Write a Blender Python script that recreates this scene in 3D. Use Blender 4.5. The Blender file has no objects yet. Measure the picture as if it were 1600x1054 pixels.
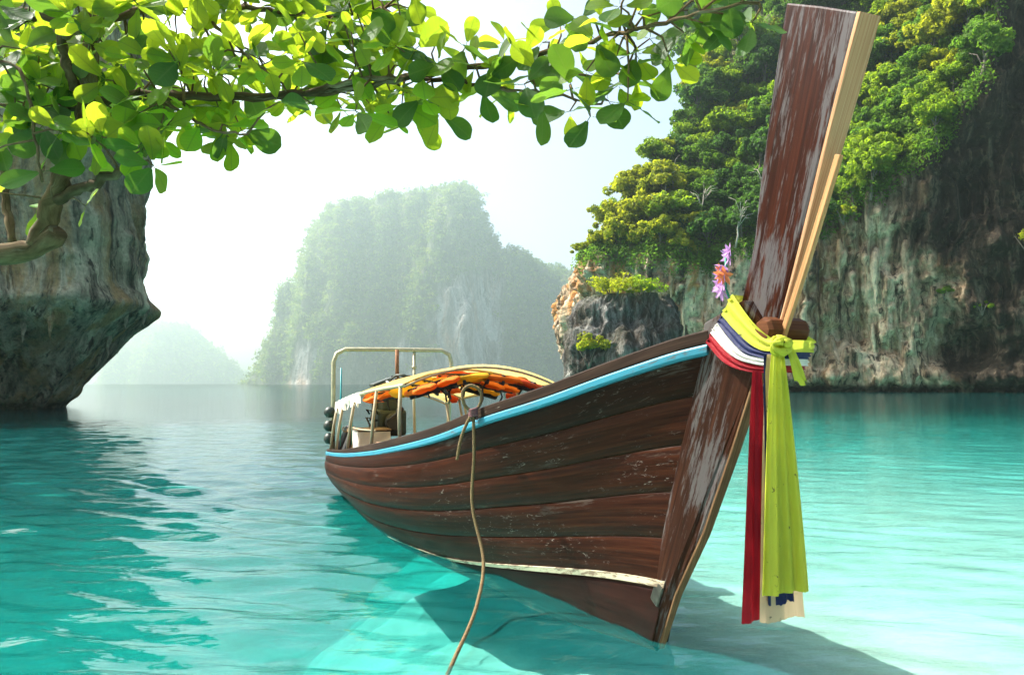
import bpy, bmesh, math, random
import numpy as np
from mathutils import Vector, Matrix, Quaternion

# ------------------------------------------------------------------ camera, sky, sun, exposure
SC = bpy.context.scene
COL = SC.collection
R = math.radians
F_PX, CAM_H, PITCH = 1200.0, 1.7, math.atan(72 / 1200.0)
SUN_AZ, SUN_EL = R(-71), R(49)          # azimuth from the view axis (left is negative)
SKY_STRENGTH, SUN_STRENGTH, EXPOSURE = 0.15, 5.0, 1.38
HAZE_DENSITY, HAZE_G = 0.00023, 0.62

cam_d = bpy.data.cameras.new('camera')
cam = bpy.data.objects.new('camera', cam_d); COL.objects.link(cam)
cam.location = (0, 0, CAM_H)
cam.rotation_euler = (R(90) + PITCH, 0, 0)
cam_d.sensor_width = 36.0
cam_d.lens = F_PX / 1600 * 36
cam_d.clip_start, cam_d.clip_end = 0.05, 12000
SC.camera = cam

world = bpy.data.worlds.new('World'); SC.world = world; world.use_nodes = True
wn = world.node_tree; wn.nodes.clear()
sky = wn.nodes.new('ShaderNodeTexSky'); sky.sky_type = 'NISHITA'
sky.sun_disc = False
sky.sun_elevation = SUN_EL
sky.sun_rotation = SUN_AZ
sky.air_density, sky.dust_density, sky.ozone_density = 0.7, 5.0, 0.6
bg = wn.nodes.new('ShaderNodeBackground'); bg.inputs['Strength'].default_value = SKY_STRENGTH
wo = wn.nodes.new('ShaderNodeOutputWorld')
wn.links.new(sky.outputs[0], bg.inputs[0]); wn.links.new(bg.outputs[0], wo.inputs[0])

sun_d = bpy.data.lights.new('sun', 'SUN'); sun_d.energy = SUN_STRENGTH; sun_d.angle = R(0.53)
sun_d.color = (1.0, 0.965, 0.90)
sun = bpy.data.objects.new('sun', sun_d); COL.objects.link(sun)
SUN_DIR = Vector((math.sin(SUN_AZ) * math.cos(SUN_EL), math.cos(SUN_AZ) * math.cos(SUN_EL), math.sin(SUN_EL)))
sun.rotation_euler = SUN_DIR.to_track_quat('Z', 'Y').to_euler()
sun.location = SUN_DIR * 60

SC.render.engine = 'CYCLES'
vs = SC.view_settings
vs.view_transform = 'Standard'; vs.look = 'None'; vs.exposure = EXPOSURE; vs.gamma = 1.0
vs.use_curve_mapping = False
cy = SC.cycles
cy.use_denoising = True; cy.denoiser = 'OPENIMAGEDENOISE'
cy.max_bounces = 8; cy.transparent_max_bounces = 12; cy.volume_bounces = 0
cy.diffuse_bounces = 3; cy.glossy_bounces = 3; cy.transmission_bounces = 4
cy.sample_clamp_indirect = 4.0; cy.sample_clamp_direct = 0
cy.caustics_reflective = False; cy.caustics_refractive = False
cy.use_adaptive_sampling = True; cy.adaptive_threshold = 0.02

rng = random.Random(7)
nrng = np.random.default_rng(11)


def at(px, py, d):
    """a point seen at photo pixel (px, py) whose depth along the view axis is d metres"""
    u, v = (px - 800) / F_PX, (527 - py) / F_PX
    c, s = math.cos(PITCH), math.sin(PITCH)
    return Vector((u * d, (c - v * s) * d, CAM_H + (s + v * c) * d))


def project(p):
    c, s = math.cos(PITCH), math.sin(PITCH)
    y, z = p[1], p[2] - CAM_H
    d = y * c + z * s
    up = -y * s + z * c
    if d < 0.1:
        return -9999, -9999, d
    return 800 + F_PX * p[0] / d, 527 - F_PX * up / d, d


# ------------------------------------------------------------------ numpy noise
def _hash(ix, iy, iz, seed):
    h = (ix.astype(np.int64) * 374761393 + iy.astype(np.int64) * 668265263 + iz.astype(np.int64) * 2147483647 + seed * 144269) & 0xFFFFFFFF
    h = ((h ^ (h >> 13)) * 1274126177) & 0xFFFFFFFF
    h = ((h ^ (h >> 16)) * 2246822519) & 0xFFFFFFFF
    h = h ^ (h >> 15)
    return (h & 0xFFFFFF) / float(0xFFFFFF)


def vnoise(p, seed=0):
    p = np.asarray(p, float)
    i = np.floor(p); f = p - i; i = i.astype(np.int64)
    f = f * f * f * (f * (f * 6 - 15) + 10)
    r = 0
    for dx in (0, 1):
        wx = f[..., 0] if dx else 1 - f[..., 0]
        for dy in (0, 1):
            wy = f[..., 1] if dy else 1 - f[..., 1]
            for dz in (0, 1):
                wz = f[..., 2] if dz else 1 - f[..., 2]
                r = r + wx * wy * wz * _hash(i[..., 0] + dx, i[..., 1] + dy, i[..., 2] + dz, seed)
    return r * 2 - 1


def fbm(p, octaves=4, gain=0.5, seed=0):
    p = np.asarray(p, float)
    a, r = 1.0, 0
    for o in range(octaves):
        r = r + a * vnoise(p * (2.03 ** o) + o * 17.3, seed + o)
        a *= gain
    return r


def ridged(p, octaves=4, gain=0.5, seed=0):
    p = np.asarray(p, float)
    a, r = 1.0, 0
    for o in range(octaves):
        r = r + a * (1 - 2 * np.abs(vnoise(p * (2.03 ** o) + o * 9.7, seed + o)))
        a *= gain
    return r


def smooth(e0, e1, x):
    t = np.clip((x - e0) / (e1 - e0), 0, 1)
    return t * t * (3 - 2 * t)


# ------------------------------------------------------------------ mesh helpers
def mesh_of(verts, faces, name='mesh', smooth_shade=False, uvs=None, mats=None, mat_index=None, attrs=None):
    me = bpy.data.meshes.new(name)
    if isinstance(verts, np.ndarray) and isinstance(faces, np.ndarray):
        k = faces.shape[1]
        me.vertices.add(len(verts)); me.vertices.foreach_set('co', verts.astype(np.float32).ravel())
        me.loops.add(faces.size); me.loops.foreach_set('vertex_index', faces.astype(np.int32).ravel())
        me.polygons.add(len(faces))
        me.polygons.foreach_set('loop_start', np.arange(0, faces.size, k, dtype=np.int32))
        me.update(calc_edges=True)
    else:
        me.from_pydata([tuple(v) for v in verts], [], [tuple(int(i) for i in f) for f in faces])
    if uvs is not None:       # per vertex
        l = me.uv_layers.new(name='UVMap')
        vi = np.empty(len(me.loops), np.int32); me.loops.foreach_get('vertex_index', vi)
        l.data.foreach_set('uv', np.asarray(uvs, np.float32)[vi].ravel())
    if attrs:
        for k, v in attrs.items():
            a = me.attributes.new(k, 'FLOAT', 'POINT'); a.data.foreach_set('value', np.asarray(v, np.float32).ravel())
    if smooth_shade:
        me.polygons.foreach_set('use_smooth', np.ones(len(me.polygons), bool))
    for m in (mats or []):
        me.materials.append(m)
    if mat_index is not None:
        me.polygons.foreach_set('material_index', np.asarray(mat_index, np.int32))
    me.update()
    return me


def link(name, me, parent=None, loc=None, rot=None, scale=None):
    o = bpy.data.objects.new(name, me); COL.objects.link(o)
    if parent is not None:
        o.parent = parent
    if loc is not None: o.location = loc
    if rot is not None: o.rotation_euler = rot
    if scale is not None: o.scale = scale
    return o


def tag(o, label=None, cat=None, group=None, kind=None):
    if label: o['label'] = label
    if cat: o['category'] = cat
    if group: o['group'] = group
    if kind: o['kind'] = kind
    return o


def empty(name, loc=(0, 0, 0), rotz=0, parent=None):
    o = bpy.data.objects.new(name, None); COL.objects.link(o)
    o.location = loc; o.rotation_euler = (0, 0, rotz); o.empty_display_size = 0.2
    o.parent = parent
    return o


class MB:
    """collects shapes into one mesh"""
    def __init__(s): s.v, s.f, s.uv = [], [], []

    def add(s, v, f, uv=None):
        b = len(s.v)
        s.v += [tuple(p) for p in v]; s.f += [tuple(i + b for i in q) for q in f]
        s.uv += [tuple(q) for q in uv] if uv is not None else [(p[0], p[2]) for p in v]
        return s

    def box(s, c, size, rot=None, bev=0.0):
        bm = bmesh.new(); bmesh.ops.create_cube(bm, size=1)
        bmesh.ops.scale(bm, vec=size, verts=bm.verts)
        if bev > 0:
            bmesh.ops.bevel(bm, geom=bm.edges[:], offset=bev, segments=2, profile=0.6, affect='EDGES')
        M = Matrix.Translation(c) @ (rot.to_4x4() if rot is not None else Matrix.Identity(4))
        bm.verts.index_update()
        co = [v.co.copy() for v in bm.verts]
        s.add([M @ p for p in co], [[v.index for v in f.verts] for f in bm.faces], [(p.x + p.y, p.z + p.y) for p in co])
        bm.free(); return s

    def tube(s, path, rad, n=8, cap=True):
        v, f, uv = tube_geo(path, rad, n, cap)
        return s.add(v, f, uv)

    def lathe(s, prof, M=Matrix.Identity(4), n=16):
        v, f = [], []
        for r, z in prof:
            for k in range(n):
                a = 2 * math.pi * k / n
                v.append(M @ Vector((r * math.cos(a), r * math.sin(a), z)))
        for i in range(len(prof) - 1):
            for k in range(n):
                f.append((i * n + k, i * n + (k + 1) % n, (i + 1) * n + (k + 1) % n, (i + 1) * n + k))
        f.append(tuple(range(n - 1, -1, -1))); f.append(tuple((len(prof) - 1) * n + k for k in range(n)))
        return s.add(v, f)

    def build(s, name, mat, parent=None, smooth_shade=False):
        return link(name, mesh_of(s.v, s.f, name, smooth_shade, s.uv, [mat]), parent)


def tube_geo(path, rad, n=8, cap=True):
    P = [Vector(p) for p in path]
    if not hasattr(rad, '__len__'): rad = [rad] * len(P)
    v, f, uv = [], [], []
    T0 = (P[1] - P[0]).normalized()
    up = Vector((0, 0, 1)) if abs(T0.z) < 0.9 else Vector((1, 0, 0))
    N = T0.cross(up).normalized()
    L = 0.0
    for i, p in enumerate(P):
        T = (P[min(i + 1, len(P) - 1)] - P[max(i - 1, 0)]).normalized()
        N = (N - T * N.dot(T)).normalized(); B = T.cross(N)
        if i: L += (p - P[i - 1]).length
        for k in range(n):
            a = 2 * math.pi * k / n
            v.append(p + (N * math.cos(a) + B * math.sin(a)) * rad[i]); uv.append((L, k / n * rad[i] * 6.28))
    for i in range(len(P) - 1):
        for k in range(n):
            f.append((i * n + k, i * n + (k + 1) % n, (i + 1) * n + (k + 1) % n, (i + 1) * n + k))
    if cap:
        f.append(tuple(range(n - 1, -1, -1))); f.append(tuple((len(P) - 1) * n + k for k in range(n)))
    return v, f, uv


def spline(pts, n):
    """Catmull-Rom through pts (any dimension), n samples even in arc length"""
    P = np.asarray(pts, float)
    Q = np.vstack([2 * P[0] - P[1], P, 2 * P[-1] - P[-2]])
    out = []
    for i in range(1, len(Q) - 2):
        for t in np.linspace(0, 1, 24, endpoint=False):
            a, b, c, d = Q[i - 1], Q[i], Q[i + 1], Q[i + 2]
            out.append(0.5 * (2 * b + (c - a) * t + (2 * a - 5 * b + 4 * c - d) * t * t + (3 * b - a - 3 * c + d) * t ** 3))
    out.append(P[-1]); out = np.array(out)
    L = np.concatenate([[0], np.cumsum(np.linalg.norm(np.diff(out, axis=0), axis=1))])
    s = np.linspace(0, L[-1], n)
    return np.stack([np.interp(s, L, out[:, k]) for k in range(out.shape[1])], 1)


def grid_faces(nu, nv, wrap=False):
    i, j = np.meshgrid(np.arange(nu if wrap else nu - 1), np.arange(nv - 1), indexing='ij')
    a = i * nv + j; b = ((i + 1) % nu) * nv + j
    return np.stack([a, b, b + 1, a + 1], -1).reshape(-1, 4)


# ------------------------------------------------------------------ materials
def new_mat(name):
    m = bpy.data.materials.new(name); m.use_nodes = True
    nt = m.node_tree; nt.nodes.clear()
    return m, nt, nt.nodes.new('ShaderNodeOutputMaterial')


class NT:
    def __init__(s, nt): s.nt = nt
    def n(s, typ, **kw):
        nd = s.nt.nodes.new('ShaderNode' + typ)
        for k, v in kw.items(): setattr(nd, k, v)
        return nd
    def l(s, a, b): s.nt.links.new(a, b)
    def val(s, sock, v):
        if hasattr(v, 'is_output') or isinstance(v, bpy.types.NodeSocket): s.l(v, sock)
        else: sock.default_value = v
    def math(s, op, a, b=0.0, clamp=False):
        nd = s.n('Math', operation=op); nd.use_clamp = clamp
        s.val(nd.inputs[0], a); s.val(nd.inputs[1], b); return nd.outputs[0]
    def mix(s, fac, a, b, blend='MIX'):
        nd = s.n('Mix', data_type='RGBA', blend_type=blend)
        s.val(nd.inputs[0], fac)
        for sock, c in ((nd.inputs[6], a), (nd.inputs[7], b)):
            if isinstance(c, (tuple, list)): sock.default_value = (*c[:3], 1)
            else: s.l(c, sock)
        return nd.outputs[2]
    def ramp(s, fac, stops, interp='LINEAR'):
        nd = s.n('ValToRGB'); cr = nd.color_ramp; cr.interpolation = interp
        while len(cr.elements) < len(stops): cr.elements.new(0.5)
        for e, (p, c) in zip(cr.elements, stops):
            e.position = p; e.color = (*c[:3], 1) if isinstance(c, (tuple, list)) else (c, c, c, 1)
        s.l(fac, nd.inputs[0]); return nd.outputs[0]
    def noise(s, vec, scale, detail=4, rough=0.55, dist=0.0, out=0):
        nd = s.n('TexNoise'); nd.inputs['Scale'].default_value = scale; nd.inputs['Detail'].default_value = detail
        nd.inputs['Roughness'].default_value = rough; nd.inputs['Distortion'].default_value = dist
        if vec is not None: s.l(vec, nd.inputs['Vector'])
        return nd.outputs[out]
    def mapping(s, vec, scale=(1, 1, 1), loc=(0, 0, 0), rot=(0, 0, 0)):
        nd = s.n('Mapping'); s.l(vec, nd.inputs[0])
        s.val(nd.inputs['Location'], loc); nd.inputs['Rotation'].default_value = rot; nd.inputs['Scale'].default_value = scale
        return nd.outputs[0]
    def bump(s, h, strength=0.5, dist=0.01, normal=None):
        nd = s.n('Bump'); nd.inputs['Strength'].default_value = strength; nd.inputs['Distance'].default_value = dist
        s.l(h, nd.inputs['Height'])
        if normal is not None: s.l(normal, nd.inputs['Normal'])
        return nd.outputs[0]
    def bsdf(s, color, rough=0.6, normal=None, metal=0.0, spec=0.5):
        nd = s.n('BsdfPrincipled')
        if isinstance(color, (tuple, list)): nd.inputs['Base Color'].default_value = (*color[:3], 1)
        else: s.l(color, nd.inputs['Base Color'])
        s.val(nd.inputs['Roughness'], rough); nd.inputs['Metallic'].default_value = metal
        nd.inputs['Specular IOR Level'].default_value = spec
        if normal is not None: s.l(normal, nd.inputs['Normal'])
        return nd


def obj_random_offset(N, coord):
    oi = N.n('ObjectInfo')
    add = N.n('VectorMath', operation='ADD'); N.l(coord, add.inputs[0])
    c = N.n('CombineXYZ')
    N.l(N.math('MULTIPLY', oi.outputs['Random'], 37.0), c.inputs[0]); N.l(N.math('MULTIPLY', oi.outputs['Random'], 91.0), c.inputs[1])
    N.l(c.outputs[0], add.inputs[1])
    return add.outputs[0], oi.outputs['Random']


def wood_mat(name, dark, mid, light, grey=0.0, grey_col=(0.30, 0.29, 0.29), rough=0.5, grain=(1.2, 38), stain=0.5, vert=False, flecks=0.0):
    """u runs along the grain (metres), v across it"""
    m, nt, out = new_mat(name); N = NT(nt)
    uv = N.n('UVMap').outputs[0]
    uv, rnd = obj_random_offset(N, uv)
    g = N.noise(N.mapping(uv, (grain[0], grain[1], 1)), 1.0, 6, 0.65, 0.3)
    big = N.noise(N.mapping(uv, (0.7, 3.0, 1)), 1.0, 4, 0.6)
    col = N.ramp(g, [(0.28, dark), (0.5, mid), (0.75, light)])
    tone = N.ramp(big, [(0.3, 0.45), (0.7, 1.35)])
    col = N.mix(stain, col, N.mix(1.0, col, tone, 'MULTIPLY'))
    v = N.ramp(rnd, [(0, (0.72, 0.72, 0.74)), (1, (1.2, 1.12, 1.05))])
    col = N.mix(1.0, col, v, 'MULTIPLY')
    rg = rough
    if grey > 0:
        g1 = N.noise(N.mapping(uv, (0.9, 3.6, 1), (5, 3, 0)), 1.0, 6, 0.66)
        g2 = N.noise(N.mapping(uv, (5.0, 46, 1), (1, 8, 0)), 1.0, 4, 0.7)
        gf = N.math('ADD', N.math('MULTIPLY', g1, 0.72), N.math('MULTIPLY', g2, 0.42))
        thr = 0.70 - grey * 0.16
        gm = N.ramp(gf, [(thr, 0.0), (thr + 0.06, 0.9)])
        col = N.mix(gm, col, grey_col)
    if flecks > 0:
        f1 = N.noise(N.mapping(uv, (9, 26, 1), (3, 1, 0)), 1.0, 4, 0.75, 1.2)
        f2 = N.noise(N.mapping(uv, (0.9, 2.2, 1), (9, 4, 0)), 1.0, 2)
        fm = N.math('MULTIPLY', N.ramp(f1, [(0.60, 0.0), (0.68, 1.0)]), N.ramp(f2, [(0.48, 0.0), (0.66, flecks)]))
        col = N.mix(fm, col, (0.36, 0.30, 0.26))
    ck = N.noise(N.mapping(uv, (0.55, 60, 1), (2, 6, 0)), 1.0, 3, 0.5)
    crack = N.ramp(ck, [(0.285, 1.0), (0.31, 0.0)])
    col = N.mix(N.math('MULTIPLY', crack, 0.8), col, tuple(x * 0.25 for x in dark))
    bh = N.math('ADD', N.math('MULTIPLY', g, 0.7), N.math('MULTIPLY', big, 0.5))
    b = N.bsdf(col, rg, N.bump(bh, 0.45, 0.006), spec=0.08)
    N.l(b.outputs[0], out.inputs[0])
    return m


def paint_mat(name, col, worn=(0.35, 0.3, 0.26), wear=0.3, rough=0.45, scale=1.0):
    m, nt, out = new_mat(name); N = NT(nt)
    uv = N.n('UVMap').outputs[0]; uv, rnd = obj_random_offset(N, uv)
    n1 = N.noise(N.mapping(uv, (5 * scale, 22 * scale, 1)), 1.0, 6, 0.7)
    n2 = N.noise(N.mapping(uv, (1.2 * scale, 4 * scale, 1), (4, 4, 0)), 1.0, 3)
    c = N.mix(N.ramp(n2, [(0.3, 0.0), (0.75, 0.5)]), col, tuple(x * 0.62 for x in col))
    f = N.ramp(N.math('ADD', N.math('MULTIPLY', n1, 0.7), N.math('MULTIPLY', n2, 0.3)), [(0.72 - wear * 0.35, 0.0), (0.76 - wear * 0.35, 0.9)])
    c = N.mix(f, c, worn)
    b = N.bsdf(c, rough, N.bump(n1, 0.25, 0.004))
    N.l(b.outputs[0], out.inputs[0]); return m


def cloth_mat(name, col, transl=0.35, rough=0.75, stains=0.0, stain_col=(0.05, 0.04, 0.03)):
    m, nt, out = new_mat(name); N = NT(nt)
    tc = N.n('TexCoord').outputs['Object']
    w = N.noise(tc, 26, 3, 0.6)
    big = N.noise(tc, 5.0, 3, 0.6)
    c = N.mix(N.ramp(big, [(0.3, 0.0), (0.8, 0.35)]), col, tuple(x * 0.72 for x in col))
    if stains:
        c = N.mix(N.ramp(N.noise(tc, 22, 4, 0.7), [(0.66 - stains * 0.06, 0.0), (0.70, 0.9)]), c, stain_col)
    cr = N.noise(N.mapping(tc, (26, 26, 2.2)), 1.0, 4, 0.6, .4)
    b = N.bsdf(c, rough, N.bump(N.math('ADD', N.math('MULTIPLY', w, .15), cr), 0.6, 0.012), spec=0.2)
    t = N.n('BsdfTranslucent')
    N.l(c, t.inputs[0])
    mx = N.n('MixShader'); mx.inputs[0].default_value = transl
    N.l(b.outputs[0], mx.inputs[1]); N.l(t.outputs[0], mx.inputs[2]); N.l(mx.outputs[0], out.inputs[0])
    return m


def plain_mat(name, col, rough=0.5, metal=0.0, var=0.25, scale=12, bump=0.2, spec=0.5):
    m, nt, out = new_mat(name); N = NT(nt)
    tc = N.n('TexCoord').outputs['Object']
    n = N.noise(tc, scale, 5, 0.65)
    c = N.mix(N.ramp(n, [(0.35, 0.0), (0.75, 1.0)]), col, tuple(x * (1 - var) for x in col))
    b = N.bsdf(c, rough, N.bump(n, bump, 0.004), metal, spec)
    N.l(b.outputs[0], out.inputs[0]); return m


def leaf_mat(name, cols, transl_col, transl=0.45, rough=0.45, vein=True, rnd_from='object'):
    m, nt, out = new_mat(name); N = NT(nt)
    if rnd_from == 'object':
        rnd = N.n('ObjectInfo').outputs['Random']
    else:
        rnd = N.n('Attribute', attribute_name='tint').outputs['Fac']
    c = N.ramp(rnd, [(i / max(1, len(cols) - 1), k) for i, k in enumerate(cols)])
    t_c = N.mix(0.5, transl_col, N.mix(1.0, transl_col, N.ramp(rnd, [(0, (0.7, 0.8, 0.6)), (1, (1.5, 1.25, 0.7))]), 'MULTIPLY'))
    nrm = None
    if vein:
        uv = N.n('UVMap').outputs[0]
        sep = N.n('SeparateXYZ'); N.l(uv, sep.inputs[0])
        ay = N.math('ABSOLUTE', sep.outputs[1])
        rib = N.ramp(ay, [(0.0, 1.0), (0.035, 0.0)])
        ph = N.math('SUBTRACT', N.math('MULTIPLY', sep.outputs[0], 8.0), N.math('MULTIPLY', ay, 5.0))
        fr = N.math('FRACT', ph)
        side = N.ramp(fr, [(0.0, 1.0), (0.10, 0.0), (0.90, 0.0), (1.0, 1.0)])
        vn = N.math('MAXIMUM', rib, N.math('MULTIPLY', side, 0.55))
        blot = N.noise(N.mapping(uv, (4, 4, 1)), 1.0, 4, 0.7)
        c = N.mix(N.math('MULTIPLY', vn, 0.5), c, (0.16, 0.22, 0.06))
        c = N.mix(N.ramp(blot, [(0.62, 0.0), (0.74, 0.6)]), c, (0.10, 0.09, 0.02))
        t_c = N.mix(N.math('MULTIPLY', vn, 0.45), t_c, (0.12, 0.22, 0.02))
        nrm = N.bump(vn, 0.35, 0.004)
    b = N.bsdf(c, rough + .1, nrm, spec=0.2)
    t = N.n('BsdfTranslucent'); N.l(t_c, t.inputs[0])
    mx = N.n('MixShader'); mx.inputs[0].default_value = transl
    N.l(b.outputs[0], mx.inputs[1]); N.l(t.outputs[0], mx.inputs[2]); N.l(mx.outputs[0], out.inputs[0])
    return m


def rock_mat(name, scale=1.0, base=(0.56, 0.40, 0.25), dark=(0.034, 0.026, 0.017), white=(0.95, 0.76, 0.52), orange=(0.56, 0.26, 0.08), ochre_amt=0.5, dark_amt=0.5, green_amt=0.2):
    """limestone: vertical mineral streaks; attributes dark / moss / warm hold the stains' own shapes"""
    m, nt, out = new_mat(name); N = NT(nt)
    pos = N.n('NewGeometry').outputs['Position']
    warp = N.n('VectorMath', operation='MULTIPLY_ADD')
    N.l(N.noise(pos, 0.12 * scale, 3, 0.6, out=1), warp.inputs[0]); warp.inputs[1].default_value = (3 / scale, 3 / scale, 1.5 / scale); N.l(pos, warp.inputs[2])
    wp = warp.outputs[0]
    s1 = N.noise(N.mapping(wp, (0.55 * scale, 0.55 * scale, 0.06 * scale)), 1.0, 7, 0.68)
    s2 = N.noise(N.mapping(wp, (1.5 * scale, 1.5 * scale, 0.13 * scale), (9, 2, 4)), 1.0, 5, 0.65)
    s3 = N.noise(N.mapping(wp, (0.35 * scale, 0.35 * scale, 0.045 * scale), (31, 7, 1)), 1.0, 5, 0.62)
    fine = N.noise(pos, 2.2 * scale, 7, 0.7)
    c = N.ramp(s1, [(0.36, dark), (0.45, tuple(x * 0.6 for x in base)), (0.52, base), (0.60, white)])
    c = N.mix(N.ramp(s2, [(0.50, 0.0), (0.62, 0.75)]), c, tuple(x * 0.92 for x in white))
    c = N.mix(N.ramp(s2, [(0.37, 0.9), (0.45, 0.0)]), c, dark)
    warm = N.n('Attribute', attribute_name='warm').outputs['Fac']
    wf = N.math('MULTIPLY', N.ramp(s3, [(0.50, 0.0), (0.60, 0.9)]), N.math('ADD', warm, ochre_amt), True)
    c = N.mix(wf, c, orange)
    da = N.n('Attribute', attribute_name='dark').outputs['Fac']
    df = N.math('MULTIPLY', da, N.ramp(s2, [(0.40, 1.0), (0.72, 0.72)]), True)
    c = N.mix(df, c, dark)
    mo = N.n('Attribute', attribute_name='moss').outputs['Fac']
    c = N.mix(N.math('MULTIPLY', mo, N.ramp(fine, [(0.3, 1.0), (0.8, 0.75)]), True), c, (0.05, 0.075, 0.02))
    gs = N.noise(N.mapping(wp, (0.25 * scale, 0.25 * scale, 0.1 * scale), (2, 40, 3)), 1.0, 5, 0.6)
    c = N.mix(N.math('MULTIPLY', N.ramp(gs, [(0.5, 0.0), (0.62, 1.0)]), green_amt), c, (0.15, 0.17, 0.11))
    c = N.mix(1.0, c, N.ramp(fine, [(0.3, 0.55), (0.7, 1.2)]), 'MULTIPLY')
    h = N.math('ADD', N.math('ADD', N.math('MULTIPLY', s1, 1.6), N.math('MULTIPLY', s2, 0.5)), N.math('MULTIPLY', fine, 0.6))
    b = N.bsdf(c, 0.88, N.bump(h, 1.0, 0.9 / scale), spec=0.15)
    N.l(b.outputs[0], out.inputs[0]); return m


# ------------------------------------------------------------------ sea, sea bed
def depth_at(x, y):
    s = 1.15 * np.logaddexp(0, (-x - 1.0 + 0.18 * (y - 7) + 0.9 * fbm(np.stack([x * 0.45, y * 0.45, 0 * x], -1), 3, 0.55, 21)) / 1.15)
    d = 0.40 + 0.003 * np.maximum(0, y - 8) + 0.75 * s
    d = d + 0.5 * smooth(40, 110, y) + 0.06 * fbm(np.stack([x * 0.22, y * 0.22, 0 * x], -1), 3, 0.5, 5)
    r = np.hypot(x, y)
    lim = 3.2 + 2.5 * smooth(60, 400, r)
    return np.where(d > lim, lim, np.maximum(d, 0.2))


def polar(r, front, back):
    a = np.concatenate([np.linspace(R(-48), R(48), front, endpoint=False), np.linspace(R(48), R(312), back, endpoint=False)])
    A, Rr = np.meshgrid(a, r, indexing='ij')
    return Rr * np.sin(A), Rr * np.cos(A), len(a)


def make_sea():
    m, nt, out = new_mat('sea_water'); N = NT(nt)
    pos = N.n('NewGeometry').outputs['Position']
    w1 = N.noise(N.mapping(pos, (1.5, 4.2, 1), rot=(0, 0, R(9))), 1.0, 3, 0.55, 0.4)
    w2 = N.noise(N.mapping(pos, (5.5, 13.0, 1), rot=(0, 0, R(-7))), 1.0, 2, 0.5)
    h = N.math('ADD', N.math('MULTIPLY', w1, 0.75), N.math('MULTIPLY', w2, 0.25))
    nrm = N.bump(h, 1.0, 0.022)
    fr = N.n('Fresnel'); fr.inputs[0].default_value = 1.33; N.l(nrm, fr.inputs[1])
    gl = N.n('BsdfGlossy'); gl.inputs['Roughness'].default_value = 0.035; N.l(nrm, gl.inputs['Normal'])
    tr = N.n('BsdfTransparent'); tr.inputs[0].default_value = (0.97, 0.99, 0.99, 1)
    up = N.n('BsdfDiffuse'); up.inputs[0].default_value = (0.015, 0.48, 0.46, 1)      # light scattered back up by the water itself
    body = N.n('MixShader'); body.inputs[0].default_value = 0.10
    N.l(tr.outputs[0], body.inputs[1]); N.l(up.outputs[0], body.inputs[2])
    mx = N.n('MixShader'); N.l(N.math('MULTIPLY', fr.outputs[0], 1.0, True), mx.inputs[0])
    N.l(body.outputs[0], mx.inputs[1]); N.l(gl.outputs[0], mx.inputs[2]); N.l(mx.outputs[0], out.inputs['Surface'])
    va = N.n('VolumeAbsorption'); va.inputs['Color'].default_value = (0.0, 0.73, 0.71, 1); va.inputs['Density'].default_value = 0.40
    N.l(va.outputs[0], out.inputs['Volume'])

    x, y, na = polar(np.concatenate([np.geomspace(.6, 2.9, 12), np.geomspace(3, 42, 600), np.geomspace(43.5, 5200, 80)]), 270, 40)
    r = np.hypot(x, y)
    z = np.zeros_like(x)
    wr = np.random.default_rng(5)
    for k in range(34):
        lam = 0.17 * (1.085 ** k)
        th = R(86) + wr.normal(0, 0.42)
        kx, ky = math.cos(th) * 2 * math.pi / lam, math.sin(th) * 2 * math.pi / lam
        fade = np.clip(1.5 - r * 0.0046 / (lam * 0.22), 0, 1)
        z += fade * 0.0034 * (lam / .45) * math.exp(-(math.log(lam / .55)) ** 2 / .9) * np.sin(kx * x + ky * y + wr.uniform(0, 6.28) + .8 * vnoise(np.stack([x * .4, y * .4, 0 * x + k], -1), k))
    calm = 0.38 + 0.62 * smooth(2.5, -2.5, x)
    patch = 0.6 + 0.7 * smooth(-0.5, 0.6, fbm(np.stack([x * 0.15, y * 0.1, x * 0], -1), 3, 0.5, 3))
    z *= calm * patch
    z *= 1 - smooth(36, 44, r)
    nr = x.shape[1]
    top = np.stack([x, y, z], -1).reshape(-1, 3)
    faces = grid_faces(na, nr, True)[:, ::-1]
    v = [tuple(p) for p in top]; f = [tuple(q) for q in faces.tolist()]
    f.append(tuple(i * nr for i in range(na - 1, -1, -1)))          # inner disc
    rim = [i * nr + nr - 1 for i in range(na)]
    b = len(v)
    v += [(v[i][0], v[i][1], -12.0) for i in rim]
    for i in range(na):
        j = (i + 1) % na
        f.append((rim[j], rim[i], b + i, b + j))
    f.append(tuple(b + i for i in range(na)))
    me = mesh_of(v, f, 'sea', True, None, [m])
    bm = bmesh.new(); bm.from_mesh(me); bmesh.ops.recalc_face_normals(bm, faces=bm.faces[:]); bm.to_mesh(me); bm.free()
    o = link('sea', me); tag(o, 'clear turquoise sea with fine ripples', kind='structure')


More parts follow.
